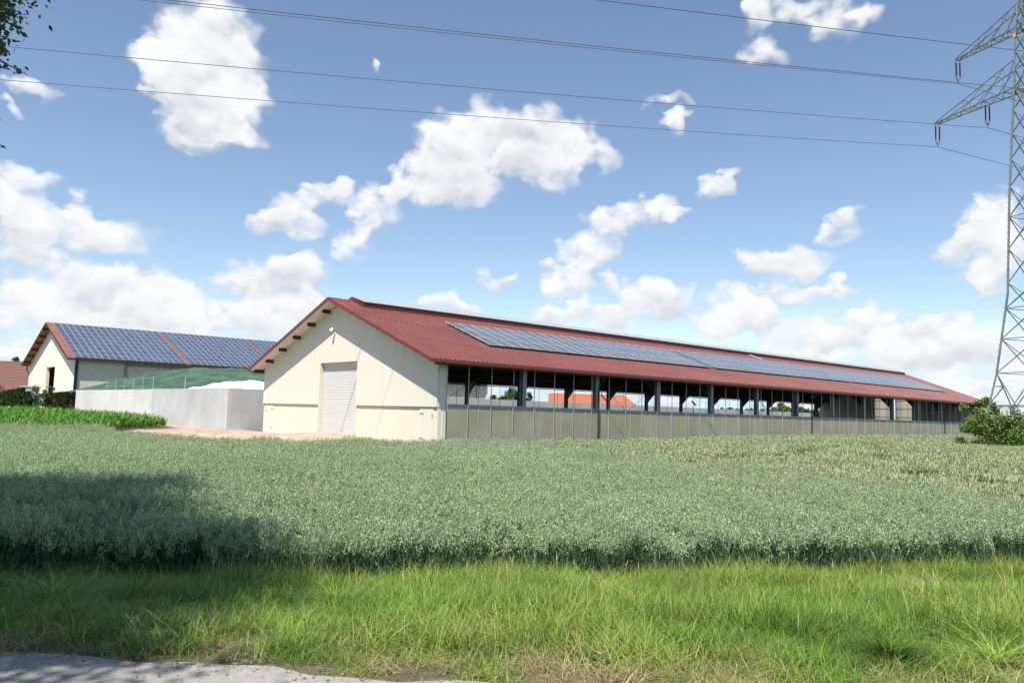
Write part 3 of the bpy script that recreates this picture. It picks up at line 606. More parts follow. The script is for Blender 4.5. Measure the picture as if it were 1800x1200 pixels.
def scatter(name, coll, pts, variant, rotz, scale, tilt=None, parent=None):
    me = bpy.data.meshes.new(name); n = len(pts); me.vertices.add(n); me.vertices.foreach_set('co', np.asarray(pts, dtype=np.float32).ravel())
    a = me.attributes.new('vi', 'INT', 'POINT'); a.data.foreach_set('value', np.asarray(variant, dtype=np.int32))
    r = np.zeros((n, 3), dtype=np.float32); r[:, 2] = rotz
    if tilt is not None: r[:, :2] = tilt
    a = me.attributes.new('rot', 'FLOAT_VECTOR', 'POINT'); a.data.foreach_set('vector', r.ravel())
    s = np.asarray(scale, dtype=np.float32); s = np.repeat(s[:, None], 3, 1) if s.ndim == 1 else s
    a = me.attributes.new('scl', 'FLOAT_VECTOR', 'POINT'); a.data.foreach_set('vector', np.ascontiguousarray(s).ravel())
    o = bpy.data.objects.new(name, me); COL.objects.link(o)
    ng = bpy.data.node_groups.new(name + '_scatter', 'GeometryNodeTree'); ng.interface.new_socket('Geometry', in_out='INPUT', socket_type='NodeSocketGeometry'); ng.interface.new_socket('Geometry', in_out='OUTPUT', socket_type='NodeSocketGeometry')
    N = ng.nodes; Lk = ng.links.new; gi = N.new('NodeGroupInput'); go = N.new('NodeGroupOutput')
    ip = N.new('GeometryNodeInstanceOnPoints'); ci = N.new('GeometryNodeCollectionInfo'); ci.inputs['Collection'].default_value = coll; ci.inputs['Separate Children'].default_value = True; ci.inputs['Reset Children'].default_value = True
    Lk(gi.outputs[0], ip.inputs['Points']); Lk(ci.outputs[0], ip.inputs['Instance']); ip.inputs['Pick Instance'].default_value = True
    for nm, dt, sk in (('vi', 'INT', 'Instance Index'), ('rot', 'FLOAT_VECTOR', 'Rotation'), ('scl', 'FLOAT_VECTOR', 'Scale')):
        na = N.new('GeometryNodeInputNamedAttribute'); na.data_type = dt; na.inputs[0].default_value = nm; Lk(na.outputs[0], ip.inputs[sk])
    Lk(ip.outputs[0], go.inputs[0]); md = o.modifiers.new('scatter', 'NODES'); md.node_group = ng
    return o
def jitgrid(x0, x1, y0, y1, st, rng, j=.35):
    X, Y = np.meshgrid(np.arange(x0, x1, st), np.arange(y0, y1, st)); X = X.ravel(); Y = Y.ravel()
    return X + rng.uniform(-j, j, len(X)) * st, Y + rng.uniform(-j, j, len(Y)) * st
def in_view(x, y, margin):
    d, r = depth_right(x, y); return (d > 1) & (np.abs(r) < d * .69 + margin)

# ---- oats
def oat_patch(name, size, n, nsp, spk, leaves, coll, rng, stem=True, hvar=.05, pale=1.0):
    base = np.zeros((n, 3)); base[:, :2] = rng.uniform(-size / 2, size / 2, (n, 2)); H = rng.normal(.90, hvar, n); az = rng.uniform(0, 6.283, n); ln = rng.uniform(0, .09, n)
    parts = []
    if stem:
        q = blades(base, az, H, ln, ln * .5, np.full(n, .007), 2, 5.0, 1.2); parts.append((q, np.array([.115, .19, .105]) * rng.uniform(.8, 1.2, (len(q), 1))))
    for i in range(leaves):
        b = base.copy(); hh = rng.uniform(.18, .72, n); b[:, 2] = H * hh; a2 = rng.uniform(0, 6.283, n)
        q = blades(b, a2, rng.uniform(.18, .34, n), rng.uniform(.25, .7, n), rng.uniform(.1, .8, n), rng.uniform(.010, .016, n), 3, 2.0)
        c = np.repeat(np.array([.075, .150, .072]) * rng.uniform(.75, 1.25, (n, 1)), 3, 0); dry = np.repeat((rng.uniform(size=n) < .10) & (hh < .45), 3); c[dry] = (.42, .36, .14)
        parts.append((q, c))
    # panicle: drooping spikelets round the top of the stalk
    top = base.copy(); d2 = np.stack([np.cos(az), np.sin(az)], -1)
    t = rng.uniform(0, 1, (n, nsp)); zz = H[:, None] - .20 * t + .02; rad = (.012 + .050 * np.sqrt(t)) * rng.uniform(.4, 1.2, (n, nsp)); ang = rng.uniform(0, 6.283, (n, nsp))
    P = np.stack([base[:, None, 0] + d2[:, None, 0] * (H * ln * 1.4)[:, None] + rad * np.cos(ang), base[:, None, 1] + d2[:, None, 1] * (H * ln * 1.4)[:, None] + rad * np.sin(ang), zz], -1).reshape(-1, 3)
    m = len(P); fa = rng.uniform(0, 6.283, m); sdv = np.stack([np.cos(fa), np.sin(fa), rng.uniform(-.3, .3, m)], -1) * (.0065 * spk) * rng.uniform(.8, 1.3, (m, 1))
    dn = np.stack([rng.normal(0, .3, m), rng.normal(0, .3, m), -np.ones(m)], -1); dn = unit(dn) * (.024 * spk) * rng.uniform(.8, 1.25, (m, 1))
    q = np.stack([P, P + dn * .45 + sdv, P + dn, P + dn * .45 - sdv], 1)
    c = np.array([.40, .485, .275]) * pale * rng.uniform(.55, 1.25, (m, 1)); parts.append((q, c))
    return source(name, parts, M['oat'], coll)
rg = np.random.default_rng(11)
CO = bpy.data.collections.new('oat_sources'); CO2 = bpy.data.collections.new('oat_far_sources'); CW = bpy.data.collections.new('wheat_sources')
for i in range(6): oat_patch('oat_tuft_%d' % i, .72, 66, 40, 1.42, 4, CO, rg, hvar=.085)
for i in range(5): oat_patch('oat_far_tuft_%d' % i, 1.5, 250, 20, 1.75, 1, CO2, rg, stem=False, hvar=.09)
def wheat_patch(name, size, n, coll, rng):
    base = np.zeros((n, 3)); base[:, :2] = rng.uniform(-size / 2, size / 2, (n, 2)); H = rng.normal(.86, .045, n); az = rng.uniform(0, 6.283, n)
    parts = []
    for k in range(2):
        b = base.copy(); b[:, 2] = H - .09
        q = blades(b, az + k * 1.57, np.full(n, .115), rng.uniform(0, .5, n), rng.uniform(0, .3, n), np.full(n, .026), 2, 2.5)
        parts.append((q, np.repeat(np.array([.40, .44, .235]) * rng.uniform(.7, 1.2, (n, 1)), 2, 0)))
    b = base.copy(); b[:, 2] = H * rng.uniform(.45, .8, n)
    q = blades(b, rng.uniform(0, 6.283, n), rng.uniform(.2, .3, n), rng.uniform(.3, .7, n), rng.uniform(.2, .8, n), np.full(n, .015), 2, 2.0); parts.append((q, np.array([.13, .19, .075])))
    q = blades(base, az, H, np.full(n, .03), np.zeros(n), np.full(n, .010), 2, 5.0); parts.append((q, np.array([.12, .17, .07])))
    return source(name, parts, M['oat'], coll)
for i in range(5): wheat_patch('wheat_tuft_%d' % i, 1.3, 330, CW, rg)
bx = np.array([3.4, 1.9, 3.1, .1, -1.0, -.8, 4.0]); by = np.array([8.0, -1.4, -6.3, -14.9, -20.9, -26.0, -60.0])
def wheat_side(x, y): return x - np.interp(-y, -by, bx)      # >0: wheat
TRAM = [[(-2, -14), (1.4, -14), (5.5, -13.6), (8, -14.6), (13, -13.5), (21, -11.8), (27.2, -9.7), (40, -5)], [(40, -7), (27.2, -11.5), (15.7, -14.8), (8.9, -18.5), (5.3, -21.6), (4, -24.4), (3, -30)]]
def tram_d(x, y):
    best = np.full(len(x), 1e9)
    for pl in TRAM:
        for (ax, ay), (cx, cy) in zip(pl[:-1], pl[1:]):
            vx, vy = cx - ax, cy - ay; t = np.clip(((x - ax) * vx + (y - ay) * vy) / (vx * vx + vy * vy), 0, 1); best = np.minimum(best, np.hypot(x - ax - t * vx, y - ay - t * vy))
    return best
def oat_far(x, y): return x > -6.6 - .27 * (y - 7)     # beyond: yard and maize
def crop_ok(x, y):
    edge = np.where(y > 3.2, x < -6.6 - .27 * (y - 7), True)
    lw = np.where(y > -1.3, (x < -1.2) | (x > BL + 1.5), True)
    rr = np.where((y > -2.2) & (y < 3.4) & (x > -1.8), y < -.45, True)
    return (oat_s(x, y) > 0) & edge & rr & ((y < -.45) | (x < -1.4)) & (y < 40)
def field():
    rng = np.random.default_rng(5)
    x, y = jitgrid(-45, 30, -45, 40, .56, rng); d, r = depth_right(x, y)
    k = crop_ok(x, y) & in_view(x, y, 5) & (d < 25) & (wheat_side(x, y) + rng.normal(0, 1.2, len(x)) < 0); x, y = x[k], y[k]; n = len(x)
    pts = np.stack([x, y, ground_z(x, y)], 1); sc_ = rng.normal(1, .045, n) + .03 * np.sin(x * .7 + y * .4) * np.sin(y * .55 - x * .3); es = S(0, 1.2, oat_s(x, y)); sc_ *= (.93 + .07 * es)
    o = scatter('oat_crop', CO, pts, rng.integers(0, 6, n), rng.uniform(0, 6.283, n), sc_, rng.normal(0, .03, (n, 2)))
    tag(o, 'grey-green ripening oats at the front of the field', 'oats', kind='stuff')
    x, y = jitgrid(-60, 60, -60, 42, 1.1, rng); d, r = depth_right(x, y)
    k = crop_ok(x, y) & in_view(x, y, 6) & (d >= 24.6) & (d < 75) & (wheat_side(x, y) + rng.normal(0, 3.0, len(x)) < 0); x, y = x[k], y[k]; n2 = len(x)
    o = scatter('oat_crop', CO2, np.stack([x, y, ground_z(x, y)], 1), rng.integers(0, 5, n2), rng.uniform(0, 6.283, n2), rng.normal(1.0, .03, n2), rng.normal(0, .015, (n2, 2)))
    tag(o, 'smooth grey-green oats in the middle distance before the barn', 'oats', kind='stuff')
    x, y = jitgrid(-6, 150, -75, 2, 1.0, rng); d, r = depth_right(x, y)
    k = crop_ok(x, y) & in_view(x, y, 6) & (d < 130) & (wheat_side(x, y) + rng.normal(0, 3.0, len(x)) >= 0) & (tram_d(x, y) > .5); x, y = x[k], y[k]; n3 = len(x)
    o = scatter('wheat_crop', CW, np.stack([x, y, ground_z(x, y)], 1), rng.integers(0, 5, n3), rng.uniform(0, 6.283, n3), rng.normal(1.03, .03, n3), rng.normal(0, .015, (n3, 2)))
    tag(o, 'yellow-green wheat with dark wheel tracks on the right of the field', 'wheat', kind='stuff')
    print('crop patches', n, n2, n3)
field()

# ---- verge grass
def grass_patch(name, size, n, L, w, cols, coll, rng, heads=0, curve=(.1, .9), lean=(.05, .5)):
    base = np.zeros((n, 3)); base[:, :2] = rng.normal(0, size * .33, (n, 2)); ll = L * rng.uniform(.45, 1.15, n)
    q = blades(base, rng.uniform(0, 6.283, n), ll, rng.uniform(*lean, n), rng.uniform(*curve, n), w * rng.uniform(.7, 1.3, n), 4, 1.8)
    ci = rng.integers(0, len(cols), n); c = np.asarray(cols)[ci] * rng.uniform(.75, 1.25, (n, 1)); parts = [(q, np.repeat(c, 4, 0))]
    if heads:
        b = np.zeros((heads, 3)); b[:, :2] = rng.normal(0, size * .3, (heads, 2)); a = rng.uniform(0, 6.283, heads); l2 = L * rng.uniform(1.1, 1.55, heads); ln = rng.uniform(.02, .45, heads); cv = rng.uniform(.05, .5, heads)
        q = blades(b, a, l2, ln, cv, np.full(heads, .004), 4, 6.0); parts.append((q, np.array([.30, .30, .13])))
        tip = b.copy(); h = l2 * (ln + cv); tip[:, 0] += np.cos(a) * h; tip[:, 1] += np.sin(a) * h; tip[:, 2] += l2 * (1 - .55 * cv)
        tip -= np.stack([np.cos(a) * .05, np.sin(a) * .05, np.full(heads, .04)], -1)
        q = blades(tip, a, np.full(heads, .11), np.full(heads, .6), np.full(heads, .3), np.full(heads, .009), 2, 2.0); parts.append((q, np.array([.30, .29, .13])))
    return source(name, parts, M['grass'], coll)
GREEN = [(.095, .195, .016), (.125, .235, .02), (.065, .145, .02), (.165, .265, .028)]; LIME = [(.19, .285, .034), (.255, .32, .05), (.14, .235, .027), (.295, .305, .09)]; STRAW = [(.42, .34, .17), (.50, .42, .24), (.33, .28, .12), (.20, .24, .06)]
CG = bpy.data.collections.new('grass_sources')
for i in range(3): grass_patch('grass_%02d_green' % i, .5, 230, .36, .0075, GREEN, CG, rg)
for i in range(3, 6): grass_patch('grass_%02d_lime' % i, .5, 200, .42, .0065, LIME + GREEN[:1], CG, rg, heads=1)
for i in range(6, 8): grass_patch('grass_%02d_mixed' % i, .5, 220, .28, .006, GREEN + STRAW[2:], CG, rg)
for i in range(8, 10): grass_patch('grass_%02d_straw' % i, .5, 190, .22, .0055, STRAW, CG, rg, lean=(.2, .9))
def tussock(name, n, L, cols, coll, rng):
    base = np.zeros((n, 3)); base[:, :2] = rng.normal(0, .05, (n, 2)); a = rng.uniform(0, 6.283, n)
    q = blades(base, a, L * rng.uniform(.6, 1.15, n), rng.uniform(.15, .55, n), rng.uniform(.5, 1.15, n), .0085 * rng.uniform(.7, 1.3, n), 6, 2.0); c = np.asarray(cols)[rng.integers(0, len(cols), n)] * rng.uniform(.75, 1.25, (n, 1))
    return source(name, [(q, np.repeat(c, 6, 0))], M['grass'], coll)
def weed(name, n, coll, rng):
    base = np.zeros((n, 3)); base[:, :2] = rng.normal(0, .04, (n, 2)); base[:, 2] = rng.uniform(0, .12, n); a = rng.uniform(0, 6.283, n)
    q = blades(base, a, .15 * rng.uniform(.6, 1.2, n), rng.uniform(.4, 1.0, n), rng.uniform(.2, .7, n), .026 * rng.uniform(.7, 1.3, n), 4, 2.6)
    return source(name, [(q, np.array([.07, .15, .03]) * rng.uniform(.7, 1.3, (len(q), 1)))], M['grass'], coll)
for i in range(10, 13): tussock('grass_%d_tussock' % i, 110, .62, [LIME, GREEN, LIME + STRAW[2:]][i - 10], CG, rg)
weed('grass_13_weed', 14, CG, rg)
tussock('grass_14_dry', 90, .75, [(.36, .22, .08), (.42, .30, .13), (.30, .22, .09)], CG, rg)
def verge():
    rng = np.random.default_rng(9)
    x, y = jitgrid(-50, 12, -60, 5, .235, rng, .5); rs = road_s(x, y); os_ = oat_s(x, y); d, r = depth_right(x, y)
    edge = .12 * np.sin(x * 3 + y) + .1 * np.sin(y * 7.1)
    k = (rs > .16 + edge * .6) & (os_ < .35) & in_view(x, y, 4) & (d < 40) & (d > 2); x, y, rs, os_, d = x[k], y[k], rs[k], os_[k], d[k]; n = len(x)
    patch = np.sin(x * .9 + 1.3 * np.sin(y * .7)) * np.sin(y * 1.1 - x * .35) + .5 * np.sin(x * 2.3 + y * 1.9)
    u = rng.uniform(size=n); near = 1 - S(0.1, 2.6, rs); far_ = S(-3.2, -.6, os_)
    tx = (x - EX) * .683 - (y - EY) * .73; dryside = S(4, 12, tx)
    vi = rng.integers(0, 3, n)
    lime = u < (.22 + .30 * (patch > .25) + .25 * far_); vi[lime] = rng.integers(3, 6, lime.sum())
    mixd = u > 1 - (.14 + .45 * near + .1 * dryside); vi[mixd] = rng.integers(6, 8, mixd.sum())
    st = rng.uniform(size=n) < (.015 + .62 * near * (1 - S(.0, 1.5, rs - dryside * 1.6)) + .10 * dryside * near); vi[st] = rng.integers(8, 10, st.sum())
    tu = (rng.uniform(size=n) < .035 + .03 * far_) & (rs > 1.2); vi[tu] = rng.integers(10, 13, tu.sum())
    we = (rng.uniform(size=n) < .02) & (rs > .5); vi[we] = 13
    dry = (rng.uniform(size=n) < .35) & (np.hypot(x + 5.3, y + 27.6) < 1.1); vi[dry] = 14
    hgt = (.40 + .42 * S(.0, 2.4, rs) - .06 * far_ + .42 * far_ * np.clip(patch, 0, 1) * rng.uniform(.3, 1.1, n)) * rng.uniform(.75, 1.2, n) * (1 + .18 * np.clip(patch, -1, 1))
    hgt *= np.where((patch < -.35) & (vi < 10), .62, 1.0); wid = .75 + .25 * hgt
    o = scatter('verge_grass', CG, np.stack([x, y, ground_z(x, y) - .01], 1), vi, rng.uniform(0, 6.283, n), np.stack([wid, wid, hgt], 1), rng.normal(0, .1, (n, 2)))
    tag(o, 'long green verge grass between the road and the oats', 'grass', kind='stuff'); print('grass', n)
verge()

def road_litter():
    rng = np.random.default_rng(77); n = 2400; t = rng.uniform(-8, 12, n); sdist = .16 - np.abs(rng.normal(0, .22, n)); sdist = np.where(rng.uniform(size=n) < .12, rng.uniform(-4, .1, n), sdist)
    P = np.stack([EX + .683 * t + .73 * sdist, EY - .73 * t + .683 * sdist, np.full(n, .068)], -1)
    q = leaf_quads(P, .028, rng, .5, 6.0); q[:, :, 2] = np.maximum(q[:, :, 2], .0645)
    c = np.array([(.20, .15, .10), (.33, .26, .15), (.10, .08, .05), (.16, .18, .06)])[rng.integers(0, 4, n)]
    o = bpy.data.objects.new('road_litter', arrmesh('road_litter', q, c, M['grass'])); COL.objects.link(o); tag(o, 'dry grass clippings and grit along the road edge', 'litter', kind='stuff')
road_litter()
# ---- maize
def maize_src(name, coll, rng):
    parts = []; n = 8; b = np.zeros((n, 3)); b[:, 2] = np.linspace(.06, .48, n); az = np.arange(n) * math.pi + rng.normal(0, .35, n) + rng.uniform(0, 6)
    q = blades(b, az, rng.uniform(.42, .62, n), rng.uniform(.35, .6, n), rng.uniform(.3, .75, n), rng.uniform(.05, .075, n), 5, 2.4); parts.append((q, np.repeat(np.array([.105, .235, .03]) * rng.uniform(.75, 1.3, (n, 1)), 5, 0)))
    q = blades(np.zeros((2, 3)), np.array([0, 1.57]), np.full(2, .55), np.zeros(2), np.zeros(2), np.full(2, .03), 2, 5.0); parts.append((q, np.array([.10, .22, .04])))
    return source(name, parts, M['grass'], coll)
CM = bpy.data.collections.new('maize_sources')
for i in range(6): maize_src('maize_%d' % i, CM, rg)
def maize():
    rng = np.random.default_rng(3); X, Y = np.meshgrid(np.arange(-48, -2.2, .62), np.arange(18, 92, .24)); x = X.ravel() + rng.normal(0, .05, X.size); y = Y.ravel() + rng.normal(0, .05, X.size)
    right = np.interp(y, [20, 22, 30, 33, 45, 60, 95], [-11.5, -10.0, -3.4, -2.6, -2.4, -2.4, -2.4])
    k = (x < right) & (x > -7.6 - .27 * (y - 7)) & in_view(x, y, 4) & (y > 21.5)
    k = ((x < right) & (y > 21.5) & in_view(x, y, 4) & (x > -8.6 - .27 * (y - 7)))
    x, y = x[k], y[k]; n = len(x)
    right = right[k]; zs = np.where(x > right - 1.0, .8, 1.0) * rng.uniform(.85, 1.2, n)
    o = scatter('maize_crop', CM, np.stack([x, y, ground_z(x, y)], 1), rng.integers(0, 6, n), rng.uniform(0, 6.28, n), zs * 1.08, rng.normal(0, .06, (n, 2)))
    tag(o, 'bright green young maize on the left below the concrete wall', 'maize', kind='stuff'); print('maize', n)
maize()

# ---- trees
def tree(name, label, cat, base, ellipsoids, nleaf, size, cols, trunk_r, trunk_top, seed, clump=.55, group=None, nclump=60, limbs=14, mt='leaf', extra=None, up=.5):
    rng = np.random.default_rng(seed); root = thing(name, label, cat, base, group); B = np.array(base, dtype=float)
    E_ = [(np.array(c) + B, np.array(r)) for c, r in ellipsoids]; vol = np.array([r.prod() for c, r in E_]); idx = rng.choice(len(E_), nclump, p=vol / vol.sum())
    u = unit(rng.normal(size=(nclump, 3))) * (rng.uniform(.25, 1, (nclump, 1)) ** .45)
    cen = np.array([E_[i][0] + u[k] * E_[i][1] for k, i in enumerate(idx)])
    rad = np.array([min(E_[i][1]) for i in idx]) * clump * rng.uniform(.55, 1.15, nclump)
    k = rng.integers(0, nclump, nleaf); o_ = unit(rng.normal(size=(nleaf, 3))) * (rng.uniform(0, 1, (nleaf, 1)) ** .5) * rad[k][:, None]; o_[:, 2] *= .8
    P = cen[k] + o_; P = P[P[:, 2] > B[2] + .05]; k = k[:len(P)]
    tone = rng.uniform(.75, 1.25, nclump)[k][:len(P)]
    q = leaf_quads(P, size, rng, up=up); c = np.asarray(cols)[rng.integers(0, len(cols), len(P))] * tone[:, None]
    if extra is not None: q = np.concatenate([q, extra[0]]); c = np.concatenate([c, extra[1]])
    place('crown', arrmesh('crown', q, c, M[mt]), root)
    mb = MB(); t = Vector(trunk_top) + Vector(base); mb.tube([Vector(base) - Vector((0, 0, .2)), Vector(base).lerp(t, .35) + Vector((.04 * trunk_r, .1 * trunk_r, 0)), t], [trunk_r * 1.25, trunk_r, trunk_r * .55], 9)
    for i in rng.choice(nclump, min(limbs, nclump), replace=False):
        s0 = Vector(base).lerp(t, rng.uniform(.55, 1.0)); e = Vector(cen[i]); md = s0.lerp(e, .5) + Vector((0, 0, .08 * (e - s0).length)); mb.tube([s0, md, e], [trunk_r * .42, trunk_r * .25, trunk_r * .08], 5)
    mb.build('trunk', M['bark'], root, True); return root
DKG = [(.045, .085, .022), (.06, .11, .03), (.035, .07, .02), (.08, .13, .04)]; MIDG = [(.07, .125, .03), (.095, .16, .04), (.055, .10, .028), (.12, .17, .05)]
def W(px, py, depth):
    return CAM + depth * (FWD + RGT * (px - 900) / 1390 - UPV * (py - 600) / 1390)
# roadside trees left of the camera: one reaches into the picture, both shade the verge
def sprigs(rng):
    q = []; c = []; mb = MB()
    spec = [((-60, 20), (18, 25), 9.6, 420, 34), ((-60, -20), (20, 5), 9.4, 300, 30), ((-50, 60), (10, 75), 9.5, 120, 20), ((-40, 95), (45, 130), 9.5, 34, 7), ((-30, 70), (12, 95), 9.5, 60, 10), ((-45, 235), (12, 262), 9.8, 10, 5), ((-40, 200), (2, 212), 9.8, 5, 3)]
    for a, b, dp, n, sp in spec:
        t = rng.uniform(0, 1, n) ** .7; px = a[0] + (b[0] - a[0]) * t + rng.normal(0, sp * .55, n); py = a[1] + (b[1] - a[1]) * t + rng.normal(0, sp * .55, n); dd = dp + rng.normal(0, .22, n)
        P = CAM[None] + dd[:, None] * (FWD[None] + RGT[None] * ((px - 900) / 1390)[:, None] - UPV[None] * ((py - 600) / 1390)[:, None])
        q.append(leaf_quads(P, .062, rng, .6, .4, .6)); c.append(np.asarray(DKG)[rng.integers(0, 4, n)])
        mb.tube([W(a[0] - 60, a[1] - 10, dp), W((a[0] + b[0]) / 2, (a[1] + b[1]) / 2 - 4, dp), W(b[0], b[1], dp)], [.018, .009, .004], 5)
    return np.concatenate(q), np.concatenate(c), mb
sq, scol, smb = sprigs(np.random.default_rng(21))
t1z = float(ground_z(-27.3, -17.6))
t1 = tree('roadside_tree', 'leafy roadside tree whose dark twigs hang into the upper left corner', 'tree', (-27.3, -17.6, t1z), [((.2, .2, 9.9), (4.0, 3.6, 3.4)), ((2.2, 1.3, 10.8), (3.0, 2.7, 2.4)), ((1.2, -2.4, 10.2), (2.5, 2.6, 2.4)), ((.9, -4.6, 9.4), (2.4, 2.4, 2.0)), ((-.4, -.6, 12.6), (2.6, 2.6, 2.0))], 120000, .125, DKG, .24, (.1, .1, 7.0), 31, .62, nclump=230, limbs=46, extra=(sq, scol))
smb.build('twig', M['bark'], t1)
tree('roadside_tree', 'roadside tree left of the camera shading the near verge and road edge', 'tree', (-28.3, -25.2, .0), [((.2, .0, 9.0), (3.6, 3.5, 3.4)), ((1.5, 1.6, 9.4), (2.9, 2.8, 2.6)), ((1.0, -2.2, 8.2), (2.3, 2.4, 2.0))], 130000, .13, DKG, .22, (.1, 0, 5.6), 33, .62, nclump=220, limbs=44)
tree('roadside_tree', 'roadside tree standing between the two others, shading the front of the oats', 'tree', (-28.3, -21.4, -.3), [((.1, .0, 8.6), (3.4, 3.2, 2.9)), ((1.2, .4, 9.4), (2.4, 2.4, 2.2))], 60000, .12, DKG, .22, (.1, 0, 5.6), 35, .62, nclump=120, limbs=40)
# trees seen through and beside the barn
def far_tree(label, px, py_top, py_bot, depth, halfw, seed, cols=DKG, n=2600, group='trees beyond the farm'):
    top = W(px, py_top, depth); bot = W(px, py_bot, depth); s = depth / 1390; hw = halfw * s; h = top[2]; base = (float(top[0]), float(top[1]), 0.0)
    ch = max(h * .40, 1.2)
    tree('broadleaf_tree', label, 'tree', base, [((0, 0, h - ch), (hw, hw, ch)), ((hw * .4, -hw * .3, h - ch * 1.25), (hw * .7, hw * .7, ch * .75)), ((-hw * .45, hw * .3, h - ch * 1.35), (hw * .65, hw * .65, ch * .7))], n, .0055 * depth * .75, cols, .035 * h, (0, 0, h * .55), seed, .5, group, nclump=46, limbs=8)
far_tree('round dark tree crown showing above the brown tiled roof', 24, 625, 640, 190, 20, 41)
far_tree('low green tree right of the hall seen through the barn', 872, 690, 704, 150, 13, 42, MIDG)
far_tree('taller green tree behind the barn, left of the orange roof', 903, 683, 704, 150, 16, 43, MIDG)
far_tree('bushy green tree behind the first barn post', 926, 688, 704, 152, 10, 44, MIDG)
far_tree('pale roundish tree seen through the far barn bays', 1372, 711, 722, 190, 17, 45, MIDG)
far_tree('darker pointed tree right of the pale tree through the barn', 1412, 714, 724, 190, 12, 46)
far_tree('dark tree half hidden by the barn end wall', 1432, 717, 724, 195, 9, 47)
far_tree('tiny far tree above the wall, left of three in a row', 1269, 716, 722, 260, 5, 48, n=700)
far_tree('tiny far tree above the wall, middle of three in a row', 1282, 716, 722, 260, 7, 49, n=900)
far_tree('tiny far tree above the wall, right of three in a row', 1297, 716, 722, 260, 8, 50, n=900)
far_tree('low far tree behind the bent downpipe', 1318, 718, 724, 230, 8, 51, MIDG, n=900)
far_tree('low far shrub tree beside the bent downpipe', 1342, 718, 725, 230, 7, 52, MIDG, n=900)

# ---- hedge of columnar thujas
def thuja(label, px, top_py, dead, depth, hw, seed):
    P = W(px, top_py, depth); rng = np.random.default_rng(seed); root = thing('thuja', label, 'thuja', (float(P[0]), float(P[1]), 0.0), 'thujas of the hedge before the hall'); h = float(P[2]); n = 2600 if not dead else 1300
    t = rng.uniform(0, 1, n) ** .8; prof = hw * np.sqrt(np.clip(1 - ((t - .32) / .70) ** 2, 0, 1)) * (.9 + .2 * np.sin(t * 17 + seed)); a = rng.uniform(0, 6.283, n); r = prof * rng.uniform(.55, 1.05, n) ** .5
    Q = np.stack([P[0] + r * np.cos(a), P[1] + r * np.sin(a), .05 + t * h], -1)
    nn = len(Q); ax = unit(np.stack([np.cos(a) * .35, np.sin(a) * .35, np.ones(nn)], -1) + rng.normal(0, .25, (nn, 3))); sd_ = unit(np.cross(ax, np.stack([np.cos(a + rng.normal(0, .8, nn)), np.sin(a + rng.normal(0, .8, nn)), np.zeros(nn)], -1)))
    s = .17 * rng.uniform(.7, 1.3, (nn, 1)); q = np.stack([Q - ax * s, Q + sd_ * s * .45, Q + ax * s, Q - sd_ * s * .45], 1)
    cl = [(.17, .085, .04), (.22, .11, .055), (.13, .07, .035)] if dead else [(.030, .060, .012), (.045, .080, .016), (.06, .10, .02)]
    place('crown', arrmesh('crown', q, np.asarray(cl)[rng.integers(0, 3, nn)] * rng.uniform(.8, 1.2, (nn, 1)), M['needle']), root)
    mb = MB(); mb.tube([(P[0], P[1], -.3), (P[0], P[1], h * .8)], [.08, .02], 6); mb.build('trunk', M['bark'], root)
names = ['leftmost', 'second', 'third', 'fourth', 'fifth', 'sixth', 'seventh']
for i, (px, py) in enumerate(((3, 692), (10, 689), (17, 687), (24, 686), (32, 684), (40, 683), (50, 690))):
    thuja('%s dark green thuja from the left picture edge' % names[i], px, py, False, 95, .55, 60 + i)
thuja('single green thuja between two brown dead thujas', 106, 691, False, 95, .62, 70)
thuja('narrow green thuja nearest the hall corner', 118, 694, False, 95, .50, 71)
thuja('brown dead thuja right of the wild shrub', 88.5, 691, True, 95, .48, 72)
thuja('brown dead thuja left of the single green one', 98, 695, True, 95, .48, 73)
thuja('small brown dead thuja at the end of the concrete wall', 125, 704, True, 95, .32, 74)
wb = W(75, 716, 94)
tree('wild_shrub', 'wispy wild shrub before the dark hall doorway', 'shrub', (float(wb[0]), float(wb[1]), 0), [((0, 0, 1.3), (.9, .9, 1.1)), ((-.3, .3, 2.4), (1.0, 1.0, .9)), ((.6, -.5, 2.8), (.8, .8, .8))], 2400, .16, [(.07, .10, .035), (.10, .13, .05), (.05, .075, .03)], .05, (0, 0, 1.6), 81, .45, nclump=50, limbs=30)

# ---- big shrub round the pylon foot
TC = Vector((28.79, -18.69, 0)); UA = Vector((.408, .913, 0)); LA = Vector((.913, -.408, 0)); zg = float(ground_z(28.8, -18.7))
wp = W(1764, 762, 46.5)
tree('elder_shrub', 'large leafy green shrub around the foot of the lattice pylon', 'shrub', (float(wp[0]), float(wp[1]), float(ground_z(wp[0], wp[1]))), [((.2, -.2, 1.5), (2.2, 2.3, 1.35)), ((-1.2, 1.25, 1.5), (1.0, 1.0, 1.2)), ((1.6, -1.6, 1.4), (2.0, 2.0, 1.35)), ((-.9, .9, 2.5), (1.0, 1.0, 1.2)), ((-.7, .6, 3.1), (.7, .7, .9)), ((.6, -.6, 2.5), (1.2, 1.2, .9)), ((3.0, -3.0, 1.3), (1.9, 1.9, 1.2))], 32000, .14, [(.12, .21, .035), (.155, .25, .045), (.075, .14, .028), (.23, .30, .07)], .07, (0, 0, 1.2), 91, .5, nclump=170, limbs=60, up=.9)

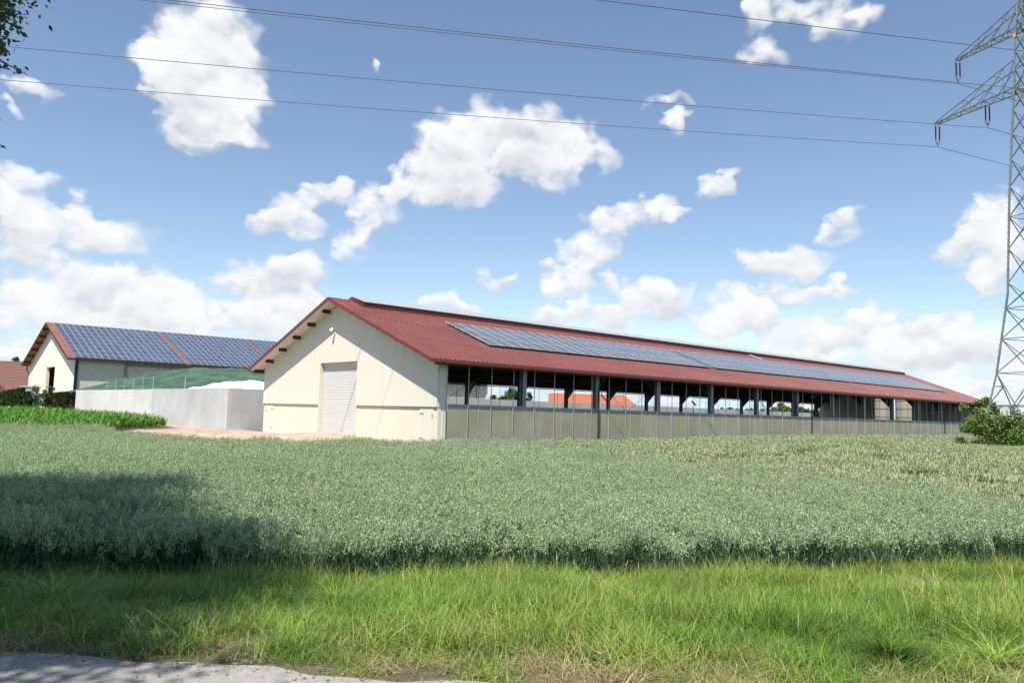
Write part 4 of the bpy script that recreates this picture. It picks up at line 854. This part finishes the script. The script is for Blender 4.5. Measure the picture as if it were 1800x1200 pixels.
# ------------------------------------------------------------------ lattice pylon
WZS = ([zg - .2, 3.0, 4.9, 9.56, 15.4, 22.0, 25.7, 27.5, 31.5], [2.15, 1.74, 1.45, .98, .82, .54, .42, .30, .06])
def wz(z): return float(np.interp(z, *WZS))
def leg(a, b, z): w = wz(z); p = TC + LA * (a * w) + UA * (b * w); return Vector((p.x, p.y, z))
pyl = thing('lattice_pylon', 'green-grey steel lattice power pylon at the right edge', 'pylon', (TC.x, TC.y, zg))
CR = ((-1, -1), (1, -1), (1, 1), (-1, 1))
for a, b in CR:
    mb = MB(); zs = WZS[0]
    for z0, z1 in zip(zs[:-1], zs[1:]): mb.bar(leg(a, b, z0), leg(a, b, z1), .10 if z0 < 22 else .075)
    mb.build('leg', M['pylon'], pyl)
def side_brace(i):
    (a0, b0), (a1, b1) = CR[i], CR[(i + 1) % 4]; mb = MB()
    mid = lambda z: (leg(a0, b0, z) + leg(a1, b1, z)) / 2
    mb.bar(leg(a0, b0, 3.0), leg(a1, b1, 3.0), .055)
    c = mid(2.95)
    for (p, q) in ((a0, b0), (a1, b1)):
        mb.bar(leg(p, q, 4.9), c, .048); mb.bar(c, leg(p, q, zg + .1).lerp(mid(zg + .1), .0), .042)
        k = leg(p, q, 4.9).lerp(c, .40); mb.bar(leg(p, q, k.z), k, .036); mb.bar(leg(p, q, 3.1), k, .036)
        kk = leg(p, q, 3.0).lerp(c, .25) - Vector((0, 0, .9)); mb.bar(leg(p, q, 2.95), kk, .034)
    zs = [4.9, 6.9, 8.7, 10.2]
    z = 10.2
    while z < 30: z += 2.3 * wz(z) * .86 + .12; zs.append(min(z, 31))
    for j, (z0, z1) in enumerate(zip(zs[:-1], zs[1:])):
        mb.bar(leg(a0, b0, z0), leg(a1, b1, z1), .04); mb.bar(leg(a1, b1, z0), leg(a0, b0, z1), .04)
        if j < 3 or j % 5 == 0: mb.bar(leg(a0, b0, z0), leg(a1, b1, z0), .042)
    mb.build('side_bracing', M['pylon'], pyl)
for i in range(4): side_brace(i)
mb = MB()
for k in range(75):
    z = 3.2 + k * .37; p = leg(-1, 1, z); dr_ = (-LA if k % 2 else UA) * .17; mb.tube([p, p + dr_], .011, 4)
mb.build('step_bolts', M['pylon'], pyl)['kind'] = 'stuff'
def arm(h, L_, sgn, rise, attach):
    """two bottom chords, two top chords meeting at the tip, and a ladder of struts"""
    w0 = wz(h); tip = TC + UA * (sgn * L_); tip = Vector((tip.x, tip.y, h)); mb = MB(); n = 8
    root = [leg(a, sgn, h) for a in (-1, 1)]; rt = [leg(a, sgn, h + rise) for a in (-1, 1)]
    tips = [tip + LA * (-.16), tip + LA * .16]
    for r_, q, t in zip(root, rt, tips): mb.bar(r_, t, .06); mb.bar(q, t + Vector((0, 0, .05)), .042)
    mb.bar(tips[0] - LA * .05, tips[1] + LA * .05, .09)
    for k in range(n):
        f0, f1 = k / n, (k + 1) / n; A0, B0 = root[0].lerp(tips[0], f0), root[1].lerp(tips[1], f0); A1, B1 = root[0].lerp(tips[0], f1), root[1].lerp(tips[1], f1)
        mb.bar(A0, B0, .04); mb.bar(A0, B1, .035) if k % 2 else mb.bar(B0, A1, .035)
        for r_, q, t in zip(root, rt, tips):
            if k % 2 == 1 and k < n - 1: mb.bar(r_.lerp(t, f0), q.lerp(t + Vector((0, 0, .05)), f0), .035); mb.bar(r_.lerp(t, f0), q.lerp(t + Vector((0, 0, .05)), (k - 2) / n if k > 1 else 0), .03)
        if k % 3 == 2: mb.bar(rt[0].lerp(tips[0], f0), rt[1].lerp(tips[1], f0), .035)
    ao = mb.build('cross_arm', M['pylon'], pyl); return tip
def insulator(tip, label):
    root = thing('insulator_string', label, 'insulator', tip, 'insulator strings of the pylon'); hgt = 1.5
    for sg in (-1, 1):
        b = tip + LA * (sg * .16); mb = MB(); prof = [(-.05, .012), (-.2, .012)]
        for k in range(15):
            z = -.22 - k * .062; prof += [(z, .035), (z - .018, .062), (z - .034, .035)]
        prof += [(-1.18, .012), (-1.32, .012)]
        mb.tube([b + Vector((0, 0, z)) for z, r in prof], [r for z, r in prof], 8); mb.build('insulator_rod', M['insul'], root)
        mb = MB(); mb.tube([b + Vector((0, 0, -.21)) + LA * .1 * math.cos(t) + UA * .1 * math.sin(t) for t in np.linspace(0, 6.283, 9)], .009, 4); mb.tube([b + Vector((0, 0, -1.16)) + LA * .1 * math.cos(t) + UA * .1 * math.sin(t) for t in np.linspace(0, 6.283, 9)], .009, 4); mb.build('arcing_ring', M['galv'], root)
    mb = MB(); mb.prism([(-.2, -1.30), (.2, -1.30), (.05, -1.46), (-.05, -1.46)], -.02, .02, 'y')
    vs = [TC * 0 + tip + LA * v[0] + UA * v[1] + Vector((0, 0, v[2])) for v in mb.v]; mb.v = [tuple(v) for v in vs]
    mb.bar(tip + Vector((0, 0, -1.45)), tip + Vector((0, 0, -1.62)), .05); mb.build('yoke_plate', M['pylon'], root)
ATT = []
for sgn in (1, -1):
    side = 'far' if sgn > 0 else 'near'
    tp = arm(22.0, 6.7, sgn, 1.75, None); ATT.append((tp, 'lower outer', side)); ATT.append((Vector((TC + UA * (sgn * 2.85)).to_tuple()[:2] + (22.0,)), 'lower inner', side))
    tp = arm(25.7, 4.95, sgn, 1.5, None); ATT.append((tp, 'upper', side))
lbl = {('lower outer', 'far'): 'double dark insulator at the tip of the pylon lower left arm', ('lower inner', 'far'): 'double dark insulator midway along the pylon lower left arm', ('upper', 'far'): 'double dark insulator at the tip of the pylon upper left arm'}
wl = {('lower outer', 'far'): 'lowest power line across the sky, from the lower arm tip', ('lower inner', 'far'): 'second lowest power line across the sky', ('upper', 'far'): 'lower line of the close pair crossing the upper sky', ('lower inner', 'near'): 'upper line of the close pair crossing the upper sky', ('lower outer', 'near'): 'thin power line passing just above the upper left arm tip', ('upper', 'near'): 'short stretch of power line at the top right corner'}
for tp, nm, side in ATT:
    insulator(tp, lbl.get((nm, side), 'insulator on the %s arm of the pylon, right of the picture edge' % nm))
    z0 = tp.z - 1.62; mb = MB(); pts = []
    for s in np.concatenate([np.linspace(-120, -2, 40), [-1, -.4, 0, .4, 1], np.linspace(2, 140, 24)]):
        a = abs(s); zz = z0 - .083 * a + .00019 * a * a; pts.append((tp.x + LA.x * s, tp.y + LA.y * s, zz))
    mb.tube(pts, .016, 5); tag(mb.build('power_line', M['wire']), wl[(nm, side)], 'power line', 'power lines of the pylon')
# warning plate and orange number tag on the pylon
def onface(px, py):
    # point on the pylon's left face (a = -1) at its real size
    o = Vector(CAM); d = Vector(FWD + RGT * (px - 900) / 1390 - UPV * (py - 600) / 1390); p0 = leg(-1, 0, 2.8); nrm = LA
    t = (p0 - o).dot(nrm) / d.dot(nrm); return o + d * t
sg_ = thing('warning_sign', 'small white warning sign with yellow triangle on the pylon strut', 'sign', leg(-1, -.0, 2.7))
pc = leg(-1, 0, 2.62) + UA * .62; off = -LA * .09; wS, hS = .62, .36
def plate(u0, u1, z0, z1, e, nm, mt, par):
    mb = MB(); p = lambda u, z, q: pc + off * (1 + q) + UA * u + Vector((0, 0, z))
    mb.hexa([p(u0, z0, e), p(u1, z0, e), p(u1, z0, e + .12), p(u0, z0, e + .12), p(u0, z1, e), p(u1, z1, e), p(u1, z1, e + .12), p(u0, z1, e + .12)]); return mb.build(nm, mt, par)
plate(-wS / 2, wS / 2, -hS / 2, hS / 2, 0, 'sign_plate', M['white'], sg_)
mb = MB(); q = lambda u, z: pc + off * 1.16 + UA * u + Vector((0, 0, z)); mb.face([q(.28, -.13), q(.04, -.13), q(.16, .13)]); mb.build('warning_triangle', M['yellow'], sg_)
mb = MB(); q2 = lambda u, z: pc + off * 1.19 + UA * u + Vector((0, 0, z)); mb.face([q2(.165, .08), q2(.13, -.02), q2(.155, -.02), q2(.145, -.1), q2(.19, .005), q2(.165, .005), q2(.185, .08)]); mb.build('lightning_bolt', M['black'], sg_)
for zz in (.09, .03, -.03, -.09):
    mb = MB(); mb.face([q(-.05, zz - .012), q(-.24, zz - .012), q(-.24, zz + .012), q(-.05, zz + .012)]); mb.build('text_line', M['darksteel'], sg_)
tg = leg(-1, 1, 2.0); mb = MB(); mb.bar(tg - LA * .1 - Vector((0, 0, .14)), tg - LA * .1 + Vector((0, 0, .14)), .13, .03); tag(mb.build('number_tag', M['orange']), 'small orange tag on the pylon leg above the shrub', 'tag')
tg = leg(-1, 1, 25.2); mb = MB(); mb.bar(tg - LA * .08 - Vector((0, 0, .12)), tg - LA * .08 + Vector((0, 0, .12)), .12, .03); tag(mb.build('number_tag', M['orange']), 'small orange tag high on the pylon between its two arms', 'tag')

# ------------------------------------------------------------------ buildings and things behind
def gabled(name, label, cat, c, ang, L_, Wd, ze, zr, mats, hip=0.0, over=.4, windows=()):
    root = thing(name, label, cat, (c[0], c[1], 0)); ca, sa = math.cos(ang), math.sin(ang)
    T = lambda x, y, z: (c[0] + x * ca - y * sa, c[1] + x * sa + y * ca, z)
    def bld(mb, nm, mt, par=root): mb.v = [T(*v) for v in mb.v]; return mb.build(nm, mt, par)
    mb = MB(); mb.prism([(-Wd / 2, -.3), (Wd / 2, -.3), (Wd / 2, ze), (0, zr - .25 if not hip else ze), (-Wd / 2, ze)], -L_ / 2, L_ / 2 , 'x'); bld(mb, 'wall', mats[0])
    for s in (-1, 1):
        mb = MB(); e = Wd / 2 + over; dz = (zr - ze) / (Wd / 2); zz = ze - over * dz
        rows = 12
        for r in range(rows):
            f0, f1 = r / rows, (r + 1) / rows; x0 = lambda f: -L_ / 2 - over + hip * f * 0; x1 = lambda f: L_ / 2 + over - hip * f
            y0, y1 = s * e * (1 - f0), s * e * (1 - f1); z0, z1 = zz + (zr - zz) * f0, zz + (zr - zz) * f1
            mb.face([(x0(f0), y0, z0 + .09), (x1(f0), y0, z0 + .09), (x1(f1), y1, z1 + .05), (x0(f1), y1, z1 + .05)])
            mb.face([(x0(f0), y0, z0 + .09), (x1(f0), y0, z0 + .09), (x1(f0), y0, z0 + .03), (x0(f0), y0, z0 + .03)])
        bld(mb, 'roof_slope', mats[1])
    if hip:
        mb = MB(); e = Wd / 2 + over; zz = ze - over * (zr - ze) / (Wd / 2); mb.face([(L_ / 2 + over, -e, zz + .09), (L_ / 2 + over, e, zz + .09), (L_ / 2 + over - hip, 0, zr + .05)]); bld(mb, 'roof_hip', mats[1])
    mb = MB(); mb.tube([(-L_ / 2 - over, 0, zr + .06), (L_ / 2 + over - hip, 0, zr + .06)], .12, 6); bld(mb, 'ridge_tiles', mats[1])
    for (x, y, z, w, h, fc) in windows:
        mb = MB()
        if fc == 'x': mb.box(x - .03, x + .03, y - w / 2, y + w / 2, z, z + h)
        else: mb.box(x - w / 2, x + w / 2, y - .03, y + .03, z, z + h)
        f_ = bld(mb, 'window', M['white'])
        mb = MB(); e = .02 if (x > 0 or y > 0) else -.02
        if fc == 'x': mb.box(x - .04, x + .04, y - w / 2 + .1, y + w / 2 - .1, z + .1, z + h - .1)
        else: mb.box(x - w / 2 + .1, x + w / 2 - .1, y - .04, y + .04, z + .1, z + h - .1)
        o = bld(mb, 'pane', M['darksteel'], f_)
    return root
pa = W(0, 690, 170); ph = W(20, 636, 175)
hdir = math.atan2(RGT[1], RGT[0])
gabled('farmhouse', 'house with brown tiled roof at the left picture edge', 'house', (float(ph[0] - 2.5 * RGT[0]), float(ph[1] - 2.5 * RGT[1])), hdir + .12, 17, 13, 3.0, float(W(20, 636, 175)[2]), (M['hallcream'], M['rooftile_b']), windows=((-8.5, -3, 1.0, 1.2, 1.3, 'x'),))
gp = W(3, 690, 164)
gabled('house_wing', 'white gabled house wing with a window at the left picture edge', 'house', (float(gp[0] - 3.4 * RGT[0]), float(gp[1] - 3.4 * RGT[1])), hdir + math.pi / 2 + .1, 5, 10.5, 1.2, 5.9, (M['plinth'], M['rooftile_b']), over=.5, windows=((-2.5, -.6, .9, 1.2, 1.5, 'x'),))
oh = W(1040, 694, 165)
gabled('orange_roofed_house', 'long house with bright orange tiled roof seen through the barn', 'house', (float(oh[0]), float(oh[1])), hdir - .05, 17.2, 9, 4.0, float(oh[2]), (M['plinth'], M['rooftile_o']), hip=2.2)
for px, lb, dy in ((0, 'left of two round pale tanks seen through the barn end opening', 18.6), (1, 'right of two round pale tanks seen through the barn end opening', 15.4)):
    root = thing('round_tank', lb, 'tank', (95, dy, 0), 'round tanks behind the barn'); mb = MB(); mb.tube([(95, dy, -.1), (95, dy, 6.2), (95, dy, 6.5)], [1.3, 1.3, .9], 26); mb.build('shell', M['tank'], root, False)
    for z in (1.5, 2.7, 3.9, 5.1):
        mb = MB(); mb.tube([(95, dy, z), (95, dy, z + .06)], 1.33, 26); mb.build('hoop', M['darksteel'], root)
fp = W(1217, 722, 95); f2 = W(1220, 709, 95); root = thing('yard_floodlight', 'dark floodlight on a thin pole behind the barn', 'floodlight', (float(fp[0]), float(fp[1]), 0))
mb = MB(); mb.tube([(fp[0], fp[1], 0), (fp[0], fp[1], fp[2] + .2), tuple(f2)], .035, 6); mb.build('pole', M['galv'], root)
mb = MB(); mb.bar(tuple(f2 - RGT * .25 + np.array([0, 0, .28])), tuple(f2 + RGT * .2 - np.array([0, 0, .2])), .55, .14); mb.build('lamp_head', M['darksteel'], root)
# green farm machine behind the hedge
mw = W(55, 716, 99); Rm = Vector((RGT[0], RGT[1], 0)).normalized(); Fm = Vector((FWD[0], FWD[1], 0)).normalized(); m0 = Vector((float(mw[0]), float(mw[1]), 0))
mach = thing('forage_machine', 'green farm machine with yellow spout behind the thuja hedge', 'farm machine', m0)
def mp(r, f, z): return m0 + Rm * r + Fm * f + Vector((0, 0, z))
def mbox(r0, r1, f0, f1, z0, z1, nm, mt):
    mb = MB(); mb.hexa([mp(r0, f0, z0), mp(r1, f0, z0), mp(r1, f1, z0), mp(r0, f1, z0), mp(r0, f0, z1), mp(r1, f0, z1), mp(r1, f1, z1), mp(r0, f1, z1)]); return mb.build(nm, mt, mach)
mbox(-.1, .75, -.8, .2, .75, 2.35, 'body', M['mgreen']); mbox(-.75, .5, -.85, 1.2, 2.36, 2.62, 'hopper_rim', M['white']); mbox(-1.5, -.15, 0, 1.6, 2.75, 3.35, 'cab', M['steel']); mbox(-1.6, -.05, -.1, 1.7, 3.36, 3.5, 'cab_roof', M['galv']); mbox(-.14, .7, -.84, -.81, .78, .9, 'yellow_stripe', M['yellow'])
mb = MB(); mb.tube([mp(-.25, .3, 2.55)] + [mp(.28 - .55 * math.cos(t), .3, 3.0 + .72 * math.sin(t)) for t in np.linspace(.15, 2.9, 9)], [.09] * 10, 8); mb.build('spout', M['yellow'], mach)
for r0 in (-.9, .35):
    mb = MB(); c0 = mp(r0, -.2, .55); mb.tube([c0 - Fm * .2, c0 + Fm * .2], .55, 18); mb.build('wheel', M['black'], mach)
mb = MB(); c0 = mp(-.75, .6, 3.5); mb.tube([c0, c0 + Vector((0, 0, .16))], [.08, .06], 8); mb.build('beacon', M['orange'], mach)
